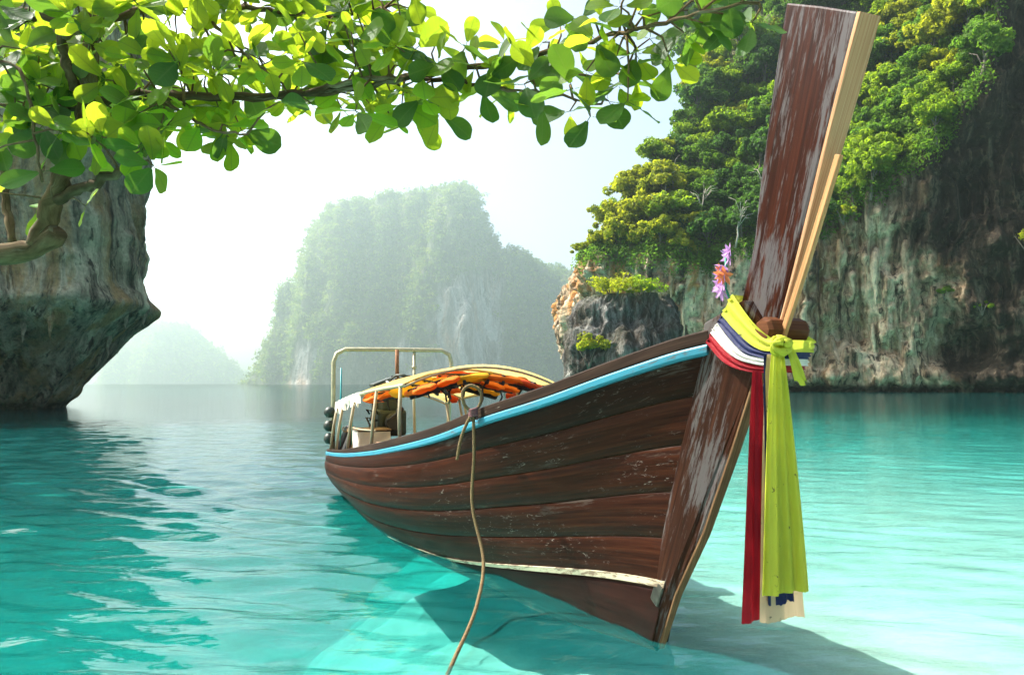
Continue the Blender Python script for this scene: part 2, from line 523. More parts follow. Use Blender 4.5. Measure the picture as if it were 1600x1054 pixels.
def make_seabed():
    m, nt, out = new_mat('white_sand'); N = NT(nt)
    pos = N.n('NewGeometry').outputs['Position']
    n1 = N.noise(pos, 1.1, 5, 0.6); n2 = N.noise(pos, 140, 2, 0.6); n3 = N.noise(pos, 7, 4, 0.7)
    c = N.ramp(n1, [(0.3, (0.56, 0.51, 0.42)), (0.7, (0.80, 0.77, 0.68))])
    c = N.mix(1.0, c, N.ramp(n2, [(0.3, 0.8), (0.7, 1.08)]), 'MULTIPLY')
    deb = N.noise(N.mapping(pos, (5, 14, 5)), 1.0, 4, 0.75, 1.0)
    c = N.mix(N.ramp(deb, [(0.70, 0.0), (0.735, 0.85)]), c, (0.05, 0.045, 0.03))
    b = N.bsdf(c, 0.9, N.bump(N.math('ADD', n3, N.math('MULTIPLY', n2, 0.1)), 0.6, 0.03), spec=0.1)
    N.l(b.outputs[0], out.inputs[0])
    x, y, na = polar(np.concatenate([np.geomspace(.5, 2.8, 10), np.geomspace(2.9, 26, 240), np.geomspace(27.5, 5180, 60)]), 300, 40)
    r = np.hypot(x, y)
    z = -depth_at(x, y)
    wv = fbm(np.stack([x * 0.8, y * 0.8, 0 * x], -1), 2, 0.5, 8)
    z += 0.020 * np.sin((y * 0.96 + x * 0.28 + wv * 0.35) * 2 * math.pi / 0.42) * (1 - smooth(14, 26, r)) * (0.4 + 0.6 * smooth(-.4, .5, fbm(np.stack([x * .35, y * .35, 0 * x + 4], -1), 2, .5, 2)))
    v = np.stack([x, y, z], -1).reshape(-1, 3)
    nr = x.shape[1]
    vl = [tuple(p) for p in v]; fl = [tuple(q) for q in grid_faces(na, nr, True)[:, ::-1].tolist()]
    fl.append(tuple(i * nr for i in range(na - 1, -1, -1)))
    o = link('seabed', mesh_of(vl, fl, 'seabed', True, None, [m])); tag(o, 'pale rippled sand under the clear water', kind='structure')


make_seabed()
make_sea()


# ------------------------------------------------------------------ cliffs
def cliff_mesh(plan, zs, inset, amp, nu, seed, flute=0.5, attr=None):
    P = spline(plan, nu)
    T = np.gradient(P, axis=0); T /= np.linalg.norm(T, axis=1)[:, None]
    nrm = np.stack([T[:, 1], -T[:, 0]], 1)
    k = 9
    pad = np.pad(nrm, ((k, k), (0, 0)), 'edge')
    nrm = np.stack([np.convolve(pad[:, c], np.ones(2 * k + 1) / (2 * k + 1), 'valid') for c in (0, 1)], 1)
    nrm /= np.linalg.norm(nrm, axis=1)[:, None]
    Z = np.asarray(zs)
    X0 = P[:, 0][:, None] + 0 * Z; Y0 = P[:, 1][:, None] + 0 * Z; ZZ = Z[None, :] + 0 * X0
    ins = inset(X0, Y0, ZZ)
    q = np.stack([X0, Y0, ZZ], -1)
    warp = fbm(q * 0.05, 2, 0.5, seed + 70)
    flut = ridged(np.stack([(X0 + 5 * warp) * 0.33, Y0 * 0.33, ZZ * 0.055], -1), 5, 0.55, seed)
    lump = fbm(q * np.array([0.09, 0.09, 0.07]), 4, 0.5, seed + 20)
    cav = np.minimum(0, vnoise(q * np.array([0.16, 0.16, 0.11]), seed + 40) + 0.35)
    tiny = fbm(q * 0.9, 3, 0.55, seed + 60)
    disp = amp * (0.40 * fbm(q * 0.33, 3, .55, seed + 33) + flute * 0.42 * flut + 1.0 * lump + 2.5 * cav + 0.16 * tiny)
    d = disp - ins
    X = X0 + nrm[:, 0][:, None] * d; Y = Y0 + nrm[:, 1][:, None] * d
    Z3 = ZZ + 0.25 * amp * fbm(q * 0.2 + 9, 3, 0.5, seed + 90) * smooth(0, 6, ZZ)
    V = np.stack([X, Y, Z3], -1)
    return V, np.repeat(nrm[:, None, :], len(Z), 1), X0, Y0, ZZ


# the jungle-topped cliff on the right
ROCK_LINE_X = [10, 21, 39, 46, 57, 67, 76, 84, 90, 96, 104, 200]
ROCK_LINE_Z = [31, 31, 27, 29, 33, 36, 42, 50, 60, 95, 140, 140]


def rock_line(x):
    return np.interp(x, ROCK_LINE_X, ROCK_LINE_Z)


def inset_hill(x, y, z):
    zb = rock_line(x) + np.where(y > 175, np.minimum(0, -(y - 175) * 0.25), 0)
    under = (2.0 + 4.0 * smooth(42, 16, x)) * np.power(np.clip(1 - z / zb, 0, 1), 1.25)
    foot = -2.2 * np.exp(-((z - 3.0) / 2.2) ** 2) + 1.8 * np.exp(-(z / 1.2) ** 2)
    up = np.maximum(0, z - zb)
    lean = 0.14 * np.maximum(0, z - 20) * smooth(88, 100, x)
    cave = 6.5 * np.exp(-((x - 86) / 6.5) ** 2 - ((z - 8.5) / 4.0) ** 2) + 4 * np.exp(-((x - 70) / 4) ** 2 - ((z - 14) / 6) ** 2) + 4 * np.exp(-((x - 56) / 3) ** 2 - ((z - 20) / 7) ** 2)
    return under + foot + 0.85 * up + lean + cave


hill_plan = [(26, 265), (17, 235), (13.5, 203), (18, 177), (31, 165), (50, 160), (75, 150), (100, 137), (125, 124), (150, 108)]
zs_hill = np.concatenate([np.linspace(-3, 60, 190), np.linspace(60.8, 145, 100)])
HV, HN, HX, HY, HZ = cliff_mesh(hill_plan, zs_hill, inset_hill, 2.4, 600, 3, 1.3)
veg = smooth(-1.5, 2.0, HZ - rock_line(HX) - 2.0 * fbm(np.stack([HX * .1, HY * .1, HZ * .1], -1), 3, .5, 4))
stain = smooth(76, 88, HX + 0.25 * (HZ - 15) + 6 * fbm(np.stack([HX * .08, HY * .08, HZ * .06], -1), 3, .5, 14)) * 1.1
stain = np.maximum(stain, 0.95 * smooth(2.0, 0.8, HZ))
stain = np.maximum(stain, 0.7 * smooth(4, 0, np.abs(HZ - rock_line(HX) + 1)) * smooth(50, 60, HX))
warm = 0.75 * smooth(52, 36, HX) + 0.1
white_cave = smooth(0, 1, 0 * HX)
m_rock_hill = rock_mat('limestone', 0.48, ochre_amt=0.28, green_amt=.0)
hill = link('cliff', mesh_of(HV.reshape(-1, 3), grid_faces(HV.shape[0], HV.shape[1]), 'cliff', True, None, [m_rock_hill],
            attrs={'dark': stain.ravel(), 'moss': veg.ravel() * 0.97, 'warm': warm.ravel()}))
tag(hill, 'tall limestone cliff with streaked rock face and jungle on top', kind='structure')

# the overhanging cliff on the left
def inset_left(x, y, z):
    return 5.6 * np.power(np.clip(1 - z / 7.2, 0, 1), 1.1) - 0.5 * np.exp(-((z - 7.0) / 1.3) ** 2) + 0.08 * np.maximum(0, z - 24) ** 1.2


left_plan = [(-130, 12), (-95, 24), (-60, 35), (-41, 41), (-31, 46), (-27.0, 50.5), (-27.2, 56), (-31, 64), (-45, 82), (-75, 115)]
zs_left = np.linspace(-2.5, 36, 230)
LV, LN, LX, LY, LZ = cliff_mesh(left_plan, zs_left, inset_left, 0.85, 420, 31, 0.8)
lm = 0.6 * smooth(0.15, 0.85, fbm(np.stack([LX * .11, LY * .11, LZ * .09], -1), 4, .5, 77) + 0.15)
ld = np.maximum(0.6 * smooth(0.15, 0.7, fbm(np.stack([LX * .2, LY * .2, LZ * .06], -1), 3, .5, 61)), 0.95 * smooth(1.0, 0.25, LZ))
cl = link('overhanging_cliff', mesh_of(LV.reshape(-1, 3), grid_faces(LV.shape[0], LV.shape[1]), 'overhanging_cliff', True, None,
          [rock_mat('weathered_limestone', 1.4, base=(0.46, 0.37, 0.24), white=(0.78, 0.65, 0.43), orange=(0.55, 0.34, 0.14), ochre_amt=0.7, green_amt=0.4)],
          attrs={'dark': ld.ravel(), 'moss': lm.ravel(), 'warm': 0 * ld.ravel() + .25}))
tag(cl, 'undercut limestone cliff overhanging the water beside the tree', kind='structure')

def stalactites(cliff_o, V, Z, n, ztop, length, rad, mat, ok, seed, dk):
    rg = np.random.default_rng(seed); W = V.reshape(-1, 3); zz = Z.ravel()
    c = np.nonzero((zz > ztop[0]) & (zz < ztop[1]) & ok.ravel())[0]
    zl = np.array([0, 0, 0.0])
    for i in rg.choice(c, n, replace=False):
        L, r = rg.uniform(*length), rg.uniform(*rad)
        p = W[i] + np.array([0, .35 * r, 0]); mb = MB()
        pts = [Vector((p[0] + rg.normal(0, .12) * r, p[1] + rg.normal(0, .12) * r, p[2] + .6 * L - 1.6 * L * k / 7)) for k in range(8)]
        rr = [r * q * rg.uniform(.8, 1.2) for q in (.5, .9, 1.0, .86, .66, .46, .26, .06)]
        mb.tube(pts, rr, 7)
        o = link('stalactite', mesh_of(mb.v, mb.f, 'stalactite', True, None, [mat], attrs={'dark': [float(dk.ravel()[i])] * len(mb.v), 'moss': [0.0] * len(mb.v), 'warm': [.2] * len(mb.v)}), cliff_o)


stalactites(cl, LV, LZ, 16, (4.6, 7.4), (.5, 1.5), (.14, .34), cl.data.materials[0], (LX > -48) & (LY < 60), 3, ld)
stalactites(hill, HV, HZ, 60, (9, 34), (2.5, 7.5), (.35, .9), m_rock_hill, (HX > 20) & (HX < 80) & (HZ < rock_line(HX) - 2), 4, np.clip(stain, 0, 1))

# the small dark stack in front of the right cliff
def ring_rock(name, c, rx, ry, h, nu, nv, seed, amp, mat, prof):
    a = np.linspace(0, 2 * math.pi, nu, endpoint=False)
    t = np.linspace(0, 1, nv)
    A, T_ = np.meshgrid(a, t, indexing='ij')
    pr = np.interp(T_, [p[0] for p in prof], [p[1] for p in prof]); pz = np.interp(T_, [p[0] for p in prof], [p[2] for p in prof]) * h
    q = np.stack([np.cos(A) * rx, np.sin(A) * ry, pz], -1)
    d = amp * (0.9 * fbm(q * 0.16, 4, .5, seed) + 0.4 * ridged(q * np.array([.45, .45, .1]), 4, .5, seed + 5) + .15 * fbm(q, 3, .5, seed + 9))
    s = pr
    X = c[0] + np.cos(A) * (rx * s + d * np.clip(s * 2, 0, 1)); Y = c[1] + np.sin(A) * (ry * s + d * np.clip(s * 2, 0, 1))
    Z = pz + 0.5 * d * (T_ > 0.5)
    V = np.stack([X, Y, Z], -1)
    dk = 0.75 * smooth(-0.3, 0.5, fbm(q * np.array([.14, .14, .1]), 3, .5, seed + 33) + .25)
    o = link(name, mesh_of(V.reshape(-1, 3), grid_faces(nu, nv, True), name, True, None, [mat],
             attrs={'dark': dk.ravel(), 'moss': smooth(.78, .9, T_).ravel() * 0.9, 'warm': 0 * dk.ravel()}))
    return o, V


m_stack = rock_mat('dark_limestone', 1.1, base=(0.12, 0.12, 0.11), white=(0.42, 0.41, 0.38), ochre_amt=0.08)
stk, SV = ring_rock('sea_stack', (18.0, 121, 0), 8.6, 7.0, 15.5, 150, 90, 51, 1.6, m_stack,
               [(0, .80, -.15), (.12, .88, .02), (.3, 1.0, .3), (.55, .96, .62), (.72, .84, .84), (.85, .6, .97), (1, .0, 1.0)])
tag(stk, 'small dark limestone stack standing before the right cliff', kind='structure')


# ------------------------------------------------------------------ islands in the haze
def island(name, y0, depth, outline, nx, ny, seed, rough, mat, faces_px, d):
    px = np.linspace(outline[0][0], outline[-1][0], nx)
    hz = np.interp(px, [o[0] for o in outline], [max(0.0, (599 - o[1]) / F_PX * d) for o in outline])
    rr = np.linspace(-1, 1, ny)
    PX, RR = np.meshgrid(px, rr, indexing='ij')
    X = (PX - 800) / F_PX * d
    half = depth * (0.35 + 0.65 * (hz / hz.max()))[:, None]
    Y = y0 + RR * half
    q = np.stack([X, Y, 0 * X], -1)
    nz = fbm(q * 0.0057, 5, 0.55, seed)
    bite = 0.12 * fbm(q * 0.009, 3, .5, seed + 3)
    Z = hz[:, None] * (1 - np.power(np.clip(np.abs(RR) + bite * (np.abs(RR) > .15), 0, 1), 3.2)) + rough * nz * smooth(0, .3, 1 - np.abs(RR))
    Y = Y + 32 * ridged(np.stack([X * .010, Z * .0020, 0 * X], -1), 4, .5, seed + 8) * smooth(1.0, .6, np.abs(RR))
    Z[:, 0] = -3; Z[:, -1] = -3
    V = np.stack([X, Y, Z], -1)
    bare = np.zeros_like(X)
    PYv = 599 - (Z - 1.7) / F_PX * 0 - Z / d * F_PX
    for (x0, x1, ya, yb) in faces_px:
        wob = 14 * fbm(np.stack([X * .015, Z * .009, 0 * X], -1), 3, .5, seed + 15)
        bare = np.maximum(bare, smooth(x0 - 6, x0 + 6, PX + wob) * smooth(x1 + 6, x1 - 6, PX + wob) * smooth(ya - 8, ya + 12, PYv + wob) * smooth(yb + 10, yb - 6, PYv) * (RR < .1))
    o = link(name, mesh_of(V.reshape(-1, 3), grid_faces(nx, ny), name, True, None, [mat],
             attrs={'dark': 0 * bare.ravel(), 'moss': (1 - bare.ravel()) * 0.97, 'warm': 0.2 + 0 * bare.ravel()}))
    return o, V, bare


m_isl = rock_mat('island_limestone', 0.05, base=(0.34, 0.31, 0.28), white=(0.60, 0.57, 0.52), ochre_amt=0.25)
ISL_D, FAR_D = 2400.0, 4200.0
isl_outline = [(372, 603), (385, 585), (405, 565), (418, 540), (427, 500), (434, 455), (446, 440), (456, 448), (464, 452), (468, 420), (478, 388), (492, 352), (515, 330), (545, 315), (570, 302), (598, 296), (612, 287), (640, 284), (668, 290), (690, 286), (728, 286), (742, 300), (750, 330), (764, 362), (782, 383), (815, 386), (836, 396), (855, 415), (880, 428), (905, 440), (940, 452), (985, 500), (1050, 560), (1090, 603)]
isl, IV, ibare = island('island', 2480.0, 350, isl_outline, 300, 110, 5, 27.0, m_isl, [(684, 790, 440, 610), (480, 515, 520, 612), (640, 662, 540, 610)], ISL_D)
tag(isl, 'steep forested limestone island fading in the haze', kind='structure')
far_outline = [(150, 603), (166, 590), (172, 560), (188, 535), (212, 520), (236, 507), (252, 503), (272, 508), (287, 518), (298, 535), (318, 543), (335, 556), (352, 575), (372, 590), (395, 603)]
fis, FV, fbare = island('far_island', 4320.0, 350, far_outline, 120, 50, 25, 6.0, m_isl, [], FAR_D)
tag(fis, 'pale distant island almost lost in the bright haze', kind='structure')


# ------------------------------------------------------------------ foliage builders
def leaf_cards(centers, normals_bias, size, n_each, spread, rg, tint_lo=0.0, tint_hi=1.0, outward=None):
    """small rhombic leaf faces scattered about centres; returns verts (4 per leaf), quads, tints"""
    C = np.repeat(np.asarray(centers), n_each, 0)
    n = len(C)
    off = rg.normal(0, 1, (n, 3)); off /= np.linalg.norm(off, axis=1)[:, None]
    rad = rg.uniform(0.35, 1.0, n) ** 0.5
    sp = np.repeat(np.asarray(spread) if hasattr(spread, '__len__') else np.full(len(centers), spread), n_each)
    P = C + off * (rad * sp)[:, None] * np.array([1, 1, 0.72])
    nrm = off * 0.8 + rg.normal(0, 0.65, (n, 3)) + np.array([0, 0, 0.45])
    nrm /= np.linalg.norm(nrm, axis=1)[:, None]
    t = np.cross(nrm, rg.normal(0, 1, (n, 3))); t /= np.linalg.norm(t, axis=1)[:, None]
    b = np.cross(nrm, t)
    s = size * rg.uniform(0.6, 1.35, n)
    V = np.stack([P - t * s[:, None], P - b * (s * 0.55)[:, None] + nrm * (s * .12)[:, None], P + t * s[:, None], P + b * (s * 0.55)[:, None] + nrm * (s * .12)[:, None]], 1).reshape(-1, 3)
    Fq = np.arange(n * 4).reshape(n, 4)
    ct = np.repeat(rg.uniform(tint_lo, tint_hi, len(centers)), n_each)
    tint = np.clip(ct + rg.normal(0, 0.12, n), 0, 1)
    return V, Fq, np.repeat(tint, 4)


def crown_mesh(name, radius, height, clumps, per, size, rg, mat, lob=0.38):
    c = []
    sp = []
    for i in range(clumps):
        d = rg.normal(0, 1, 3); d /= np.linalg.norm(d)
        if d[2] < -0.35: d[2] = -d[2] * 0.6
        rr = rg.uniform(0.3, 1.06)
        c.append((d[0] * radius * rr, d[1] * radius * rr, height * 0.5 + d[2] * height * 0.5 * rr))
        sp.append(radius * rg.uniform(0.16, lob))
    V, Fq, t = leaf_cards(np.array(c), None, size, per, np.array(sp), rg)
    return mesh_of(V, Fq, name, False, None, [mat], attrs={'tint': t})


def trunk_mesh(name, h, r, rg, mat, limbs=4):
    mb = MB()
    p = [Vector((0, 0, -1.2))]
    for k in range(1, 6):
        p.append(Vector((rg.normal(0, .12) * h * .2, rg.normal(0, .12) * h * .2, h * k / 5)))
    mb.tube(p, [r * (1.3 - 0.2 * k) for k in range(6)], 6)
    for i in range(limbs):
        a = rg.uniform(0, 6.28); b = p[2 + i % 3]
        e = b + Vector((math.cos(a) * h * .4, math.sin(a) * h * .4, h * rg.uniform(.25, .5)))
        mb.tube([b, (b + e) / 2 + Vector((0, 0, .15 * h)), e], [r * .5, r * .35, r * .12], 5)
    return mesh_of(mb.v, mb.f, name, True, mb.uv, [mat])


m_bark_far = plain_mat('jungle_bark', (0.16, 0.13, 0.10), 0.9, var=0.5, scale=3)
veg_kinds = {
    'yellow': ([(0.13, 0.17, 0.010), (0.25, 0.27, 0.016)], (0.40, 0.46, 0.02)),
    'bright': ([(0.09, 0.165, 0.010), (0.18, 0.25, 0.014)], (0.30, 0.46, 0.02)),
    'mid': ([(0.05, 0.115, 0.012), (0.10, 0.175, 0.018)], (0.15, 0.31, 0.025)),
    'dark': ([(0.028, 0.075, 0.014), (0.06, 0.12, 0.018)], (0.08, 0.20, 0.025)),
}
veg_mats = {k: leaf_mat('jungle_leaves_' + k, c, t, 0.55, 0.6, vein=False, rnd_from='tint') for k, (c, t) in veg_kinds.items()}
crowns = {k: [crown_mesh('crown', 3.4, hh, 34, 95, 0.29, nrng, veg_mats[k]) for hh in (4.6, 6.0, 5.2)] for k in veg_kinds}
trunks = [trunk_mesh('trunk', 4.5, 0.22, nrng, m_bark_far) for _ in range(3)]

TREE_LABEL = {
    'yellow': 'yellow-green broadleaf tree in the jungle on the right cliff',
    'bright': 'bright green broadleaf tree in the jungle on the right cliff',
    'mid': 'mid green broadleaf tree in the jungle on the right cliff',
    'dark': 'dark green broadleaf tree in the jungle on the right cliff',
}


def jungle_tree(p, s, kind, label, group, name='jungle_tree', tilt=0.15, lift=2.0):
    t = link(name, None, None, p, (rng.uniform(-tilt, tilt), rng.uniform(-tilt, tilt), rng.uniform(0, 6.28)), (s, s, s * rng.uniform(.85, 1.2)))
    tag(t, label, 'tree', group)
    link('trunk', rng.choice(trunks), t)
    link('crown', rng.choice(crowns[kind]), t, (0, 0, lift))
    return t


def zone(p, kind):
    x, y, _ = project(p)
    above = p[2] - float(rock_line(np.array([p[0]]))[0])
    if x > 1270:
        z = 'right of the prow post, ' + ('just above the grey rock lip' if above < 9 else 'on the upper slope')
    elif above < 8:
        z = 'left of the prow post, just above the orange rock lip'
    elif x < 1010:
        z = 'along the left skyline of the right cliff'
    else:
        z = 'high on the slope left of the prow post' if y < 190 else 'midway up the slope left of the prow post'
    c = {'yellow': 'yellow-green', 'bright': 'bright green', 'mid': 'mid green', 'dark': 'dark green'}[kind]
    return c + ' broadleaf tree ' + z, c + ' trees ' + z


# trees on the slope above the rock line, nearest spacing kept
flatV = HV.reshape(-1, 3); flatX = HX.ravel(); flatZ = HZ.ravel()
flatN = HN.reshape(-1, 2)
facing = -(flatN[:, 0] * flatV[:, 0] + flatN[:, 1] * flatV[:, 1]) > -0.15 * np.hypot(flatV[:, 0], flatV[:, 1])
okm = (flatZ > rock_line(flatX) + 0.5) & facing
idx = np.nonzero(okm)[0]
pr = np.array([project(p) for p in flatV[idx]])
vis = (pr[:, 0] > 880) & (pr[:, 0] < 1640) & (pr[:, 1] > -45) & (pr[:, 1] < 480)
allp = np.array([project(p) for p in flatV])
cell = lambda a: (np.clip((a[:, 0] + 400) / 14, 0, 399).astype(int), np.clip((a[:, 1] + 1200) / 14, 0, 199).astype(int))
zbuf = np.full((400, 200), 1e9); ci, cj = cell(allp); np.minimum.at(zbuf, (ci, cj), allp[:, 2])
vi, vj = cell(pr)
vis &= pr[:, 2] < zbuf[vi, vj] + 5
idx = idx[vis]; nrng.shuffle(idx)
placed = []
hue = lambda p: float(fbm(np.array([[p[0] * .035, p[1] * .035, p[2] * .045]]), 3, .5, 91)[0])
for i in idx:
    p = flatV[i]
    if len(placed) >= 290: break
    gap = 4.4 if p[2] < 80 else 5.2
    if any((p[0] - q[0]) ** 2 + (p[1] - q[1]) ** 2 + (p[2] - q[2]) ** 2 < gap * gap for q in placed): continue
    placed.append(p)
    hv = hue(p) + rng.gauss(0, .25)
    kind = 'yellow' if hv > .22 else 'bright' if hv > -.15 else 'mid' if hv > -.45 else 'dark'
    if p[0] > 62 and kind == 'yellow' and rng.random() < .6: kind = 'mid'
    jungle_tree((p[0], p[1], p[2] - 1.5), rng.choice((rng.uniform(.75, 1.1), rng.uniform(1.1, 1.7))), kind, *zone(p, kind), lift=1.4)

# low growth between the trees
lip = np.nonzero((flatZ > rock_line(flatX) - 3.5 * nrng.random(len(flatZ))) & (flatZ < rock_line(flatX) + 1.5) & facing & (allp[:, 2] < zbuf[ci, cj] + 5) & (flatX < 98))[0]
nrng.shuffle(lip)
sel = idx.copy(); nrng.shuffle(sel); sel = np.concatenate([sel[:6500], lip[:900]])
V, Fq, t = leaf_cards(flatV[sel] + np.array([0, -.3, .4]), None, 0.34, 14, 1.7, nrng)
ug = link('undergrowth', mesh_of(V, Fq, 'undergrowth', False, None, [veg_mats['mid']], attrs={'tint': t}))
tag(ug, 'dense low greenery between the trees on the right cliff', 'undergrowth', kind='stuff')

# forest on the hazy islands
m_far = leaf_mat('far_leaves', [(0.02, 0.06, 0.014), (0.07, 0.13, 0.016), (0.10, 0.16, 0.018), (0.24, 0.25, 0.03)], (0.2, 0.3, 0.03), 0.35, 0.6, vein=False, rnd_from='tint')
def far_forest(name, V, bare, n, size, label, minz):
    nu, nv = V.shape[:2]
    W = V.reshape(-1, 3); ok = (bare.ravel() < .3) & (W[:, 2] > minz)
    dx = np.linalg.norm(np.gradient(V, axis=0), axis=-1).ravel() * np.linalg.norm(np.gradient(V, axis=1), axis=-1).ravel()
    front = np.repeat((np.arange(nv) < nv * .56)[None, :], nu, 0).ravel()
    pr_ = dx * ok * front; pr_ /= pr_.sum()
    s = nrng.choice(len(W), n, p=pr_)
    jit = nrng.normal(0, size, (n, 3))
    Vv, Fq, t = leaf_cards(W[s] + jit * np.array([1, .5, .6]), None, size * .42, 16, size * 1.25, nrng)
    o = link(name, mesh_of(Vv, Fq, name, False, None, [m_far], attrs={'tint': t}))
    tag(o, label, 'forest', kind='stuff')


far_forest('island_forest', IV, ibare, 6000, 10.5, 'hazy forest covering the steep middle island', 3)
far_forest('far_forest', FV, fbare, 1000, 18.0, 'pale forest on the most distant island', 3)


# pale bare trees among the green ones
m_bare = plain_mat('pale_bark', (0.42, 0.37, 0.30), 0.9, var=0.4, scale=2)
bare_meshes = [trunk_mesh('limbs', 7.5, 0.17, nrng, m_bare, 9) for _ in range(3)]
for i in idx[::max(1, len(idx) // 9)][:9]:
    p = flatV[i]; z = zone(p, 'mid')[0].replace('mid green broadleaf', 'leafless pale')
    t = link('bare_tree', rng.choice(bare_meshes), None, (p[0], p[1] - 1.5, p[2] + .8), (rng.uniform(-.2, .2), rng.uniform(-.2, .2), rng.uniform(0, 6)))
    tag(t, z, 'tree', 'leafless trees among the jungle on the right cliff')


# shrubs that stand out singly
def shrub(p, r, kind, label, name='shrub', clumps=14, per=80, size=.22, hgt=None, group=None):
    t = empty(name, p); tag(t, label, 'shrub', group)
    link('foliage', crown_mesh('foliage', r, hgt or r * 1.3, clumps, per, size, nrng, veg_mats[kind]), t, (0, 0, 0.1))
    mb = MB()
    for k in range(5):
        a = rng.uniform(0, 6.28)
        mb.tube([(0, 0, -.6), (math.cos(a) * r * .3, math.sin(a) * r * .3, r * .4), (math.cos(a) * r * .6, math.sin(a) * r * .6, r * .9)], [.12, .08, .03], 5)
    mb.build('stem', m_bark_far, t, True)
    return t


shrub((15.5, 117, 14.6), 4.6, 'yellow', 'wide yellow-green bush crowning the small dark stack', clumps=24, hgt=3.6)
shrub((20.5, 117.5, 14.0), 3.0, 'bright', 'rounded green bush on the right shoulder of the small dark stack')
shrub((11.5, 115.2, 4.5), 2.7, 'yellow', 'pale yellow bush jutting from the left flank of the small dark stack', clumps=18, hgt=5.0)
hill_pr = allp
for (px, py, d, r, k, lb) in [(1597, 372, 146, 3.2, 'yellow', 'yellow-leaved shrub clinging to the dark rock at the right edge'),
                              (1470, 455, 149, 1.5, 'mid', 'small shrub halfway up the dark rock face'),
                              (1535, 487, 149, 1.6, 'bright', 'green tuft above the hollow in the dark rock'),
                              (1315, 340, 153, 2.6, 'yellow', 'yellowish bush hanging at the lip of the grey rock right of the prow'),
                              (1090, 395, 154, 2.2, 'yellow', 'yellowish bush at the lip of the orange rock left of the prow')]:
    dd = np.hypot(hill_pr[:, 0] - px, hill_pr[:, 1] - py); near = np.argsort(dd)[:12]
    q = flatV[near[np.argmin(hill_pr[near, 2])]]
    shrub((q[0], q[1] - .3, q[2] - r * .5), r, k, lb, clumps=12, per=70, size=.2)


# ------------------------------------------------------------------ the longtail boat
# boat frame: x forward along the keel, y to the far side, z up; origin where the stem meets the water
BOAT_O = Vector((0.99, 5.18, 0)); BOAT_A = R(21.5 - 90)
BOAT_M = Matrix.Translation(BOAT_O) @ Matrix.Rotation(BOAT_A, 4, 'Z')

m_hull = wood_mat('hull_wood', (0.008, 0.002, 0.0006), (0.027, 0.0066, 0.0020), (0.055, 0.0155, 0.005), grey=0.2, grey_col=(0.065, 0.045, 0.035), rough=0.46, flecks=0.75)
m_hull_in = wood_mat('inner_hull_wood', (0.03, 0.016, 0.009), (0.07, 0.04, 0.024), (0.12, 0.07, 0.042), rough=0.7)
m_bottom = wood_mat('bottom_paint', (0.009, 0.0025, 0.002), (0.02, 0.006, 0.004), (0.034, 0.011, 0.007), rough=0.45, stain=.7)
m_stem = wood_mat('stem_wood', (0.009, 0.003, 0.0015), (0.025, 0.008, 0.0035), (0.046, 0.017, 0.008), grey=0.80, grey_col=(0.095, 0.083, 0.08), rough=0.5, grain=(0.9, 26))
m_post = wood_mat('prow_wood', (0.008, 0.002, 0.001), (0.028, 0.0062, 0.0026), (0.056, 0.0135, 0.005), grey=0.88, grey_col=(0.085, 0.076, 0.078), rough=0.45, grain=(0.8, 30))
m_light = wood_mat('bare_wood', (0.30, 0.11, 0.05), (0.54, 0.29, 0.15), (0.70, 0.46, 0.28), rough=0.7, grain=(0.6, 120), stain=0.3)
m_batten = wood_mat('batten_wood', (0.30, 0.14, 0.06), (0.48, 0.25, 0.11), (0.62, 0.38, 0.19), rough=0.6, grain=(0.8, 90), stain=0.4)
m_cut = wood_mat('cutwater_wood', (0.07, 0.035, 0.016), (0.15, 0.085, 0.042), (0.24, 0.15, 0.08), rough=0.7, grain=(0.8, 60))
m_cap = wood_mat('cap_wood', (0.010, 0.006, 0.004), (0.026, 0.015, 0.010), (0.055, 0.034, 0.023), grey=0.2, grey_col=(0.3, 0.25, 0.2), rough=0.65)
m_deck = wood_mat('deck_wood', (0.14, 0.09, 0.055), (0.26, 0.18, 0.12), (0.40, 0.30, 0.21), rough=0.75)
m_blue = paint_mat('turquoise_paint', (0.010, 0.20, 0.29), (0.06, 0.08, 0.085), 0.5, 0.55)
m_cream = paint_mat('cream_paint', (0.58, 0.50, 0.34), (0.16, 0.10, 0.06), 0.62, 0.6, 2.0)
m_pipe = plain_mat('weathered_pipe', (0.48, 0.43, 0.26), 0.45, 0.25, .35, 9)
m_postw = plain_mat('canopy_pole', (0.40, 0.32, 0.20), 0.7, 0, .4, 14)
m_tarp = cloth_mat('canopy_tarp', (0.80, 0.62, 0.22), 0.6)
m_white = cloth_mat('white_canvas', (0.78, 0.76, 0.68), 0.30, .8)
m_black = plain_mat('black_rubber', (0.022, 0.022, 0.020), 0.55, 0, .3, 20)
m_engine = plain_mat('engine_paint', (0.030, 0.042, 0.030), 0.5, 0.2, .5, 14)
m_steel = plain_mat('oily_steel', (0.09, 0.085, 0.07), 0.45, 0.7, .5, 20)
m_rust = plain_mat('rusty_pipe', (0.30, 0.13, 0.05), 0.8, 0.2, .6, 30)
m_teal = plain_mat('teal_plastic', (0.01, 0.30, 0.30), 0.4, 0, .2, 10)
m_orange = cloth_mat('orange_jacket', (0.80, 0.20, 0.015), 0.42, .7)
m_yellowj = cloth_mat('yellow_jacket', (0.85, 0.50, 0.03), 0.45, .7)
m_redj = cloth_mat('red_jacket', (0.70, 0.09, 0.02), 0.40, .7)
m_strap = plain_mat('black_strap', (0.015, 0.013, 0.012), 0.8)
m_rope = plain_mat('hemp_rope', (0.22, 0.145, 0.06), 0.9, 0, .5, 60, .6)
m_cord = plain_mat('green_cord', (0.02, 0.22, 0.14), 0.7)

boat = empty('longtail_boat', BOAT_O, BOAT_A)
tag(boat, 'long wooden longtail boat with tall prow post and turquoise rail', 'boat')

